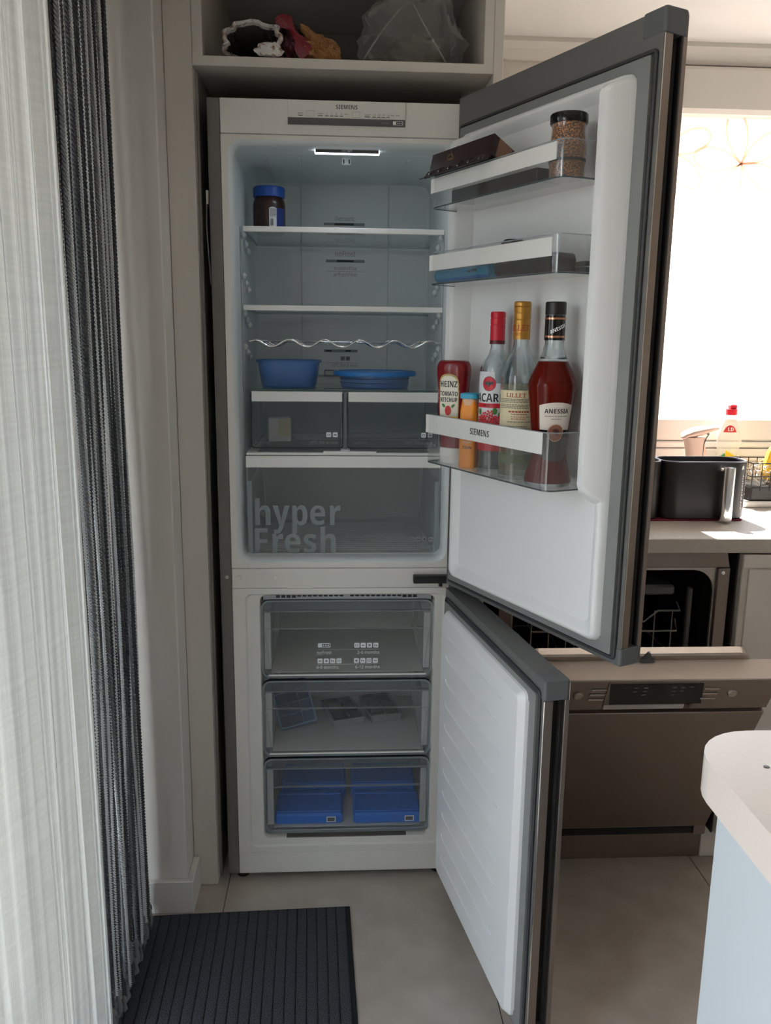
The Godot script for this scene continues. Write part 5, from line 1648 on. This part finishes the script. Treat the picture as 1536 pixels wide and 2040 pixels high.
func freezer_contents() -> void:
	# loose cable end in the gap beside the fridge
	var cb := thing("cable", "thin grey cable with a pale end hanging in the dark gap left of the fridge", "cable", at(Vector3(-0.0055, 1.60, -0.012)))
	obj("lead", mb().tube(PackedVector3Array([Vector3(0.001, -0.05, -0.01), Vector3(-0.001, 0.02, 0), Vector3(-0.0035, 0.08, 0.002), Vector3(-0.002, 0.13, 0.001), Vector3(0.001, 0.15, 0)]), 0.0016, 8), M.gasket_grey, cb)
	obj("end", mb().box(Vector3(-0.003, 0.128, -0.003), Vector3(0.003, 0.158, 0.003), 0.0012), M.white_trim, cb)
	var fl := 0.3615
	# leaning blue ice-cube tray
	var tm := mat("ice_tray_blue", c8(120, 150, 186), 0.45)
	var ic := mat("ice_cell", c8(70, 96, 130), 0.4)
	var t := thing("ice_tray", "pale blue ice-cube tray leaning at the left of the middle freezer drawer", "tray", Transform3D(Basis(Y, 0.16) * Basis(Vector3.BACK, 0.22) * Basis(X, -0.62), Vector3(0.134, fl + 0.004, -0.14)))
	obj("body", mb().box(Vector3(0, 0, -0.028), Vector3(0.105, 0.135, -0.0235), 0.002), tm, t)
	obj("rim", mb().ring(MB.rr(0, 0.105, 0, 0.135, 0, 0.006, 4), MB.rr(0.004, 0.101, 0.004, 0.131, 0, 0.004, 4), -0.027, 0.0), tm, t)
	for i in 4:
		for jx in 3:
			obj("cell", mb().box(Vector3(0.006 + jx * 0.0315, 0.006 + i * 0.0315, -0.024), Vector3(0.0355 + jx * 0.0315, 0.0355 + i * 0.0315, -0.020), 0.001), ic, t)
	for jx in 2:
		obj("divider", mb().box(Vector3(0.0355 + jx * 0.0315, 0.004, -0.024), Vector3(0.0375 + jx * 0.0315, 0.131, -0.001), 0.0008), tm, t)
	for i in 3:
		obj("divider", mb().box(Vector3(0.004, 0.0355 + i * 0.0315, -0.024), Vector3(0.101, 0.0375 + i * 0.0315, -0.003), 0.0008), tm, t)
	var wm := mat("ice_tray_white", c8(150, 153, 155), 0.5)
	var n := 0
	for q in [[0.305, -0.235, 0.28, "white ice tray of dark frozen cubes beside the leaning blue ice tray"], [0.415, -0.26, 0.22, "white ice tray of dark frozen cubes at the right of the middle freezer drawer"]]:
		var w := thing("ice_tray", q[3], "tray", at(Vector3(q[0], fl + 0.0005, q[1]), q[2]), "white ice trays in the freezer")
		obj("body", mb().box(Vector3(-0.045, 0, -0.07), Vector3(0.045, 0.02, 0.07), 0.003), wm, w)
		obj("rim", mb().ring(MB.rr(-0.048, 0.048, -0.073, 0.073, 0, 0.006, 4), MB.rr(-0.044, 0.044, -0.069, 0.069, 0, 0.004, 4), 0.0, 0.004).moved(Transform3D(Basis(X, -PI / 2), Vector3(0, 0.0195, 0))), wm, w)
		for i in 4:
			for jx in 2:
				obj("cube", mb().box(Vector3(-0.040 + jx * 0.041, 0.018, -0.064 + i * 0.033), Vector3(-0.002 + jx * 0.041, 0.030, -0.034 + i * 0.033), 0.004), mat("frozen_dark", c8(52, 36, 35), 0.6), w)
		n += 1
	# blue ice packs
	var bm := mat("pack_blue", c8(0, 112, 214), 0.42)
	var b0 := 0.1377
	var k := 0
	for q in [[0.213, b0, -0.100, "blue ice pack front left in the bottom freezer drawer"], [0.4255, b0, -0.098, "blue ice pack front right in the bottom freezer drawer"],
		[0.222, b0, -0.232, "blue ice pack behind the front left one in the bottom freezer drawer"], [0.421, b0, -0.230, "blue ice pack behind the front right one in the bottom freezer drawer"]]:
		var p := thing("ice_pack", q[3], "ice pack", at(Vector3(q[0], q[1], q[2])), "ice packs in the bottom freezer drawer")
		var hh := 0.032 if k < 2 else 0.044
		obj("body", mb().box(Vector3(-0.092, 0, -0.058), Vector3(0.092, hh, 0.062), 0.006), bm, p)
		obj("ridge", mb().box(Vector3(-0.088, hh - 0.001, -0.056), Vector3(0.088, hh + 0.004, -0.036), 0.003), bm, p)
		obj("ridge", mb().box(Vector3(-0.088, hh - 0.001, 0.020), Vector3(0.088, hh + 0.002, 0.050), 0.002), bm, p)
		if k < 2:
			obj("sticker", mb().box(Vector3(0.048, 0.008, 0.062), Vector3(0.073, 0.024, 0.0624)), M.pale_print, p)
			obj("sticker_field", mb().box(Vector3(0.0505, 0.0105, 0.0624), Vector3(0.0705, 0.0215, 0.0627)), M.grey_print, p)
		k += 1


func shelf_contents() -> void:
	var y := 2.0322
	# printed bag lying with its mouth to the room
	var pm := mat("bag_print", Color.WHITE, 0.45)
	pm.albedo_texture = leaf_print()
	pm.uv1_triplanar = true
	pm.uv1_scale = Vector3.ONE * 9.0
	var bag := thing("snack_bag", "crumpled white bag with brown leaf print lying open on the top shelf, at the left", "bag", at(Vector3(0.103, y, -0.05)))
	var nz := FastNoiseLite.new()
	nz.seed = 4
	nz.frequency = 0.9
	var L := []
	for j in 9:
		var p := PackedVector3Array()
		for i in 40:
			var a := TAU * i / 40.0
			var k := 1.0 + 0.30 * nz.get_noise_2d(cos(a) * 2.2 + 7.0, sin(a) * 2.2 + j * 0.22)
			var sq := 1.0 - 0.05 * j
			var px := 0.064 * signf(cos(a)) * pow(absf(cos(a)), 0.7) * k * sq
			var py := 0.037 + 0.036 * signf(sin(a)) * pow(absf(sin(a)), 0.8) * k * (1.0 - 0.1 * j)
			p.append(Vector3(px, maxf(py, 0.001), 0.055 - j * 0.022 + 0.008 * nz.get_noise_2d(a * 3.0, 50.0) - (0.02 if j == 0 and a > 3.6 and a < 5.8 else 0.0)))
		L.append(p)
	var inn := []
	for j in 9:
		var p := PackedVector3Array()
		for q in L[j]:
			p.append(Vector3(q.x * 0.965, maxf(q.y * 0.96 + 0.0008, 0.0018), q.z))
		inn.append(p)
	var out := mb().loft(L, false, true)
	obj("bag", out, pm, bag, 25)
	inn.reverse()
	obj("lining", mb().loft(inn, true, false), mat("bag_silver", c8(96, 92, 90), 0.4, 0.3), bag, 25)
	var cuff := []
	for q in [[1.0, 0.0], [0.99, 0.010], [0.93, 0.014], [0.85, 0.008], [0.84, -0.01]]:
		var p := PackedVector3Array()
		for i in 40:
			var w: Vector3 = L[0][i]
			var kk: float = q[0] if w.y > 0.02 else lerpf(q[0], 1.0, 0.55)
			p.append(Vector3(w.x * kk, maxf(0.032 + (w.y - 0.032) * kk, 0.0012), w.z + q[1] + 0.004 * nz.get_noise_2d(i * 20.0, 9.0)))
		cuff.append(p)
	obj("cuff", mb().loft(cuff, false, false), pm, bag, 25)
	obj("flap", crumple(Vector3(0.038, 0.014, 0.062), Vector3(0.024, 0.013, 0.008), 0.6, 0.02, 9, 12), pm, bag, 20)
	# red bag twisted at the neck
	var rm := mat("bag_red", c8(128, 28, 44), 0.35)
	rm.backlight_enabled = true
	rm.backlight = Color(0.5, 0.08, 0.12)
	var rb := thing("red_bag", "small red crumpled bag with a twisted end, between the printed bag and the bread", "bag", at(Vector3(0.187, y, -0.045)))
	obj("bag", crumple(Vector3(-0.004, 0.034, 0), Vector3(0.030, 0.040, 0.045), 0.45, 0.014, 12, 18), mat("bag_maroon", c8(66, 22, 30), 0.4), rb, 20)
	var tw := mb()
	var T2 := []
	for i in 12:
		var t := i / 11.0
		var c := Vector3(-0.026 + 0.062 * t, 0.086 - 0.080 * t + 0.012 * sin(t * 3.0), 0.048)
		var w := 0.010 + 0.006 * sin(t * 9.0) - (0.003 if i < 2 else 0.0)
		T2.append(PackedVector3Array([c + Vector3(-w, -w * 0.6, 0), c + Vector3(0, 0, 0.005), c + Vector3(w, w * 0.7, 0.001), c + Vector3(w * 0.2, 0, -0.003)]))
	tw.loft(T2)
	obj("twist", tw, rm, rb, 15)
	# bread in a bag
	var br := thing("bread_bag", "small bag of golden brown bread beside the red bag on the top shelf", "bread", at(Vector3(0.248, y, -0.05)))
	var bmat := grained("bread_crust", 0.06, c8(120, 78, 40), c8(196, 146, 90), 16.0, 0.6, 4)
	obj("bread", crumple(Vector3(-0.01, 0.026, 0), Vector3(0.050, 0.032, 0.05), 0.35, 0.016, 21, 22), bmat, br, 30)
	for i in 4:
		var o := obj("bread_end", crumple(Vector3.ZERO, Vector3(0.022, 0.009, 0.012), 0.35, 0.02, 30 + i, 10, false), bmat, br, 30)
		o.position = Vector3(-0.02 + i * 0.018, 0.056 - i * 0.013, 0.036 - 0.002 * i)
		o.rotation = Vector3(0.3 * i, 0.5, -0.7 + 0.1 * i)
	# large clear plastic bag
	var cm := mat("film", c8(190, 190, 186, 0.24), 0.35)
	var pb := thing("plastic_bag", "large clear crumpled plastic bag filling the right of the top shelf", "bag", at(Vector3(0.455, y, -0.12)))
	obj("film", crumple(Vector3(0.012, 0.084, 0), Vector3(0.106, 0.098, 0.09), 0.32, 0.011, 41, 30), cm, pb, 18)
	obj("fold", mb().tube(PackedVector3Array([Vector3(-0.112, 0.004, 0.095), Vector3(-0.085, 0.045, 0.095), Vector3(-0.055, 0.088, 0.085), Vector3(-0.02, 0.135, 0.06), Vector3(0.01, 0.16, 0.03)]), 0.0022, 6), mat("film_fold", c8(190, 188, 182, 0.32), 0.4), pb)
	obj("fold", mb().tube(PackedVector3Array([Vector3(0.0, 0.15, 0.07), Vector3(0.025, 0.09, 0.105), Vector3(0.06, 0.035, 0.11), Vector3(0.08, 0.005, 0.11)]), 0.0018, 6), M.film_fold, pb)
	obj("contents", crumple(Vector3(0.02, 0.042, -0.01), Vector3(0.075, 0.045, 0.055), 0.4, 0.012, 47, 16), mat("bag_inside", c8(96, 92, 84), 0.7), pb, 25)


func leaf_print() -> ImageTexture:
	var im := Image.create(256, 256, false, Image.FORMAT_RGB8)
	im.fill(c8(226, 222, 214))
	var r := RandomNumberGenerator.new()
	r.seed = 8
	for k in 46:
		var cx := r.randi_range(0, 255)
		var cy := r.randi_range(0, 255)
		var a := r.randf() * TAU
		for i in range(-13, 14):
			for j in range(-6, 7):
				if pow(i / 13.0, 2) + pow(j / (5.0 * (1.0 - 0.03 * i)), 2) < 1.0 and absi(j) > 0:
					var x := int(cx + i * cos(a) - j * sin(a)) & 255
					var yy := int(cy + i * sin(a) + j * cos(a)) & 255
					im.set_pixel(x, yy, c8(126, 70, 56))
	return ImageTexture.create_from_image(im)


func worktop_contents() -> void:
	var y := 0.9432
	# dark red cloth below the appliance basket
	var cl := obj("tea_towel", mb().rbox(1.02, 1.425, -0.335, -0.212, 0.0, 0.005, 0.006, 0.002, 4, Transform3D(Basis(Vector3(1, 0, 0), Vector3(0, 0, 1), Vector3(0, 1, 0)), Vector3(0, y, 0))), mat("cloth_red", c8(112, 20, 44), 0.9))
	tag(cl, "folded dark red cloth under the black frying basket on the worktop", "cloth")
	# black twin basket of an air fryer with a chrome handle
	var ap := thing("fryer_basket", "black open frying basket with a chrome upright handle on the worktop by the window", "appliance", at(Vector3(1.25, y + 0.0052, -0.262)))
	var outl := PackedVector2Array()
	var fn := func(x0: float, x1: float, z0: float, z1: float, r: float) -> PackedVector2Array:
		var o := PackedVector2Array()
		for q in MB.rr(x0, x1, z0, z1, 0, r, 7):
			o.append(Vector2(q.x, q.y))
		return o
	var big: PackedVector2Array = fn.call(-0.062, 0.188, -0.066, 0.052, 0.046)
	var sma: PackedVector2Array = fn.call(-0.26, -0.055, -0.066, 0.052, 0.040)
	var merged := Geometry2D.merge_polygons(big, sma)
	var XZ := Transform3D(Basis(Vector3(1, 0, 0), Vector3(0, 0, 1), Vector3(0, 1, 0)), Vector3.ZERO)
	var bk := mat("fryer_black", c8(30, 29, 31), 0.38)
	for q in [[-0.06, 0.188, 0.046], [-0.26, -0.058, 0.040]]:
		var lp := []
		for s in [[0.004, 0.0], [0.0, 0.004], [0.0, 0.157], [0.002, 0.160], [0.006, 0.160], [0.0075, 0.156], [0.0085, 0.02]]:
			var p := PackedVector3Array()
			for v in MB.rr(q[0] + s[0], q[1] - s[0], -0.066 + s[0], 0.052 - s[0], 0, q[2] - s[0], 7):
				p.append(Vector3(v.x, s[1], v.y))
			lp.append(p)
		obj("basket", mb().loft(lp), bk, ap)
		var rim := PackedVector3Array()
		for v in MB.rr(q[0] + 0.003, q[1] - 0.003, -0.063, 0.049, 0, q[2] - 0.003, 7):
			rim.append(Vector3(v.x, 0.1605, v.y))
		obj("rim", mb().tube(rim, 0.0022, 6, true), mat("rim_grey", c8(120, 118, 124), 0.3, 0.5), ap, 60)
	obj("handle", mb().lathe([[0.0, 0.002], [0.0165, 0.002], [0.0175, 0.004], [0.0175, 0.148], [0.016, 0.151], [0.0, 0.152]], 28, at(Vector3(0.110, 0, 0.077))), M.chrome, ap)
	obj("handle_arm", mb().box(Vector3(0.085, 0.140, 0.045), Vector3(0.112, 0.149, 0.080), 0.003), M.chrome, ap)
	var pm2 := mat("fryer_print", c8(200, 200, 200), 0.5)
	var rr2 := RandomNumberGenerator.new()
	rr2.seed = 3
	for q in [[0.55, 0.1672, 0.0455], [0.9, 0.1785, 0.0365]]:
		var dm := mb()
		var yy := 0.03
		while yy < 0.125:
			var hh := rr2.randf_range(0.002, 0.008)
			dm.box(Vector3(-0.0035, yy, 0), Vector3(rr2.randf_range(-0.0005, 0.0035), yy + hh * 0.35, 0.0003)).box(Vector3(-0.0035, yy, 0), Vector3(-0.0022, yy + hh, 0.0003))
			yy += hh + 0.003
		var tr := obj("print_mark", dm, pm2, ap, 0)
		tr.transform = Transform3D(Basis(Y, q[0]), Vector3(q[1], 0, q[2]))
	obj("mark", mb().prism(PackedVector2Array([Vector2(0, 0), Vector2(0.012, 0), Vector2(0.008, 0.012), Vector2(0.003, 0.008)]), 0, 0.0004), pm2, ap).transform = Transform3D(Basis(Y, 0.5), Vector3(0.158, 0.14, 0.0495))

	# soap dispenser with a hooked head
	var sd := thing("soap_dispenser", "pale pink soap dispenser with a hooked spout below the window, left of the clear bottle", "dispenser", at(Vector3(1.405, y, -0.525)))
	var L := []
	for s in [[0.0, 0.0, 0.036, 0.03], [0.0, 0.003, 0.039, 0.032], [0.002, 0.06, 0.037, 0.031], [0.006, 0.11, 0.034, 0.03], [0.006, 0.15, 0.031, 0.028], [0.0, 0.18, 0.030, 0.028], [-0.004, 0.2, 0.034, 0.029]]:
		L.append(MB.oval(s[0], s[1], 0, s[2], s[3], 28, 2.5))
	obj("body", mb().loft(L), mat("soap_pink", c8(232, 198, 180), 0.35), sd)
	var hd := []
	for s in [[-0.042, 0.200, 0.004, 0.008], [-0.036, 0.206, 0.011, 0.024], [-0.012, 0.213, 0.016, 0.029], [0.018, 0.220, 0.0145, 0.028], [0.045, 0.226, 0.010, 0.024], [0.066, 0.229, 0.006, 0.017], [0.074, 0.229, 0.002, 0.006]]:
		var p := PackedVector3Array()
		for i in 20:
			var a := TAU * i / 20.0
			p.append(Vector3(s[0], s[1] + s[2] * sin(a), s[3] * cos(a)))
		hd.append(p)
	obj("head", mb().loft(hd), M.soap_pink, sd, 60)
	obj("spout", mb().lathe([[0.0, 0.0], [0.0035, 0.0], [0.004, 0.008], [0.0, 0.008]], 12, at(Vector3(0.040, 0.208, 0.0))), M.grey_print, sd)
	obj("drip_arch", mb().tube(PackedVector3Array([Vector3(0.034, 0.212, 0.022), Vector3(0.026, 0.200, 0.023), Vector3(0.019, 0.18, 0.0245), Vector3(0.0165, 0.14, 0.0265), Vector3(0.017, 0.08, 0.0285)]), 0.0016, 6), M.grey_print, sd)

	# washing-up liquid
	var wb := thing("soap_bottle", "clear washing-up liquid bottle with a red cap in front of the window", "bottle", at(Vector3(1.540, y, -0.580), 0.1))
	var wp := smooth_prof([[0.036, 0.0], [0.039, 0.004], [0.0395, 0.05], [0.0385, 0.11], [0.036, 0.15], [0.037, 0.165], [0.0405, 0.185], [0.038, 0.205], [0.028, 0.235], [0.017, 0.262], [0.0145, 0.268]], 4)
	obj("bottle", ovals([[0.0, 0.0]] + wp + [[0.0, 0.268]], 0.68, 36), mat("soap_clear", c8(214, 214, 204, 0.42), 0.3), wb)
	obj("liquid", ovals([[0.0, 0.003], [0.035, 0.003], [0.037, 0.09], [0.0, 0.09]], 0.66, 32), mat("soap_liquid", c8(224, 226, 220, 0.5), 0.3), wb)
	obj("cap", mb().lathe([[0.0, 0.266], [0.0175, 0.266], [0.0175, 0.283], [0.016, 0.285], [0.0, 0.285]], 28), mat("soap_cap_red", c8(216, 30, 50), 0.4), wb)
	obj("cap_top", mb().box(Vector3(-0.008, 0.284, -0.010), Vector3(0.014, 0.298, 0.010), 0.003), M.soap_cap_red, wb)
	var wsurf := round_surf(wp, 0.68)
	obj("label", patch(wsurf, -0.95, 0.25, 14, func(u): return 0.212, func(u): return 0.212 + 0.022 * sqrt(maxf(0.01, 1.0 - pow(2.0 * u - 1.0, 2.0))), 0.0008), mat("logo_red", c8(222, 74, 74), 0.4), wb)
	bent("LD", 0.011, 0.045, 0.2215, -0.25, M.white_strip, wb, true).position.z = 0.0245
	obj("label", patch(wsurf, -1.3, -0.45, 12, func(u): return 0.08, func(u): return 0.150 - 0.02 * (1.0 - u), 0.0008), mat("label_leaf", c8(62, 150, 84), 0.4), wb)
	obj("label", patch(wsurf, -0.6, 0.35, 12, func(u): return 0.08, func(u): return 0.156 - 0.02 * u, 0.0012), mat("label_lemon", c8(240, 200, 40), 0.4), wb)

	# draining board, black tray, wire basket with scourers, yellow sponge cloth
	var db := obj("draining_board", mb().rbox(1.52, 2.1, -0.60, -0.40, 0.0, 0.02, 0.01, 0.003, 4, Transform3D(Basis(Vector3(1, 0, 0), Vector3(0, 0, 1), Vector3(0, 1, 0)), Vector3(0, y, 0))), M.white_trim)
	tag(db, "low pale board on the worktop under the black dish basket", "board")
	var bx := thing("dish_basket", "black wire dish basket with a tray at the right edge of the worktop", "basket", at(Vector3(1.72, y + 0.0203, -0.475)))
	obj("tray", mb().box(Vector3(-0.185, 0.0, -0.07), Vector3(0.25, 0.045, 0.075), 0.006), M.black_plastic, bx)
	var wr := mb()
	for h in [0.075, 0.115]:
		wr.tube(PackedVector3Array([Vector3(-0.185, h, -0.07), Vector3(0.25, h, -0.07), Vector3(0.25, h, 0.075), Vector3(-0.185, h, 0.075)]), 0.002, 6, true)
	for i in 16:
		var x := -0.183 + i * 0.0285
		wr.tube(PackedVector3Array([Vector3(x, 0.03, 0.075), Vector3(x, 0.117, 0.075)]), 0.0016, 5)
		wr.tube(PackedVector3Array([Vector3(x, 0.03, -0.07), Vector3(x, 0.117, -0.07)]), 0.0016, 5)
	obj("wires", wr, M.black_plastic, bx)
	var sw := mb()
	var rg := RandomNumberGenerator.new()
	rg.seed = 77
	for k in 150:
		var c := Vector3(rg.randf_range(-0.15, 0.0), rg.randf_range(0.055, 0.10), rg.randf_range(-0.05, 0.055))
		var pts := PackedVector3Array()
		var a0 := rg.randf() * TAU
		var ax := Vector3(rg.randf() - 0.5, rg.randf() - 0.5, rg.randf() - 0.5).normalized()
		var e1 := ax.cross(Vector3(0.3, 1, 0.2)).normalized()
		var e2 := ax.cross(e1)
		for i in 9:
			var a := a0 + i * 0.6
			pts.append(c + (e1 * cos(a) + e2 * sin(a)) * 0.014 + ax * i * 0.001)
		sw.tube(pts, 0.0007, 4)
	var so := obj("scourer", sw, M.steel)
	so.position = Vector3(1.72, y + 0.0203, -0.475)
	tag(so, "tangle of steel wool scourers inside the black dish basket", "scourer", "", "stuff")
	var sp := thing("sponge", "yellow and white cleaning sponge standing in the black dish basket", "sponge", Transform3D(Basis(Vector3.BACK, -0.25), Vector3(1.645, y + 0.066, -0.46)))
	obj("foam", mb().rbox(-0.055, 0.012, 0.0, 0.115, -0.02, 0.01, 0.03, 0.006, 5), mat("foam_yellow", c8(248, 196, 52), 0.9), sp)
	obj("scrub", mb().rbox(-0.02, 0.065, 0.012, 0.145, -0.015, 0.014, 0.035, 0.006, 5), mat("foam_white", c8(244, 240, 228), 0.9), sp)
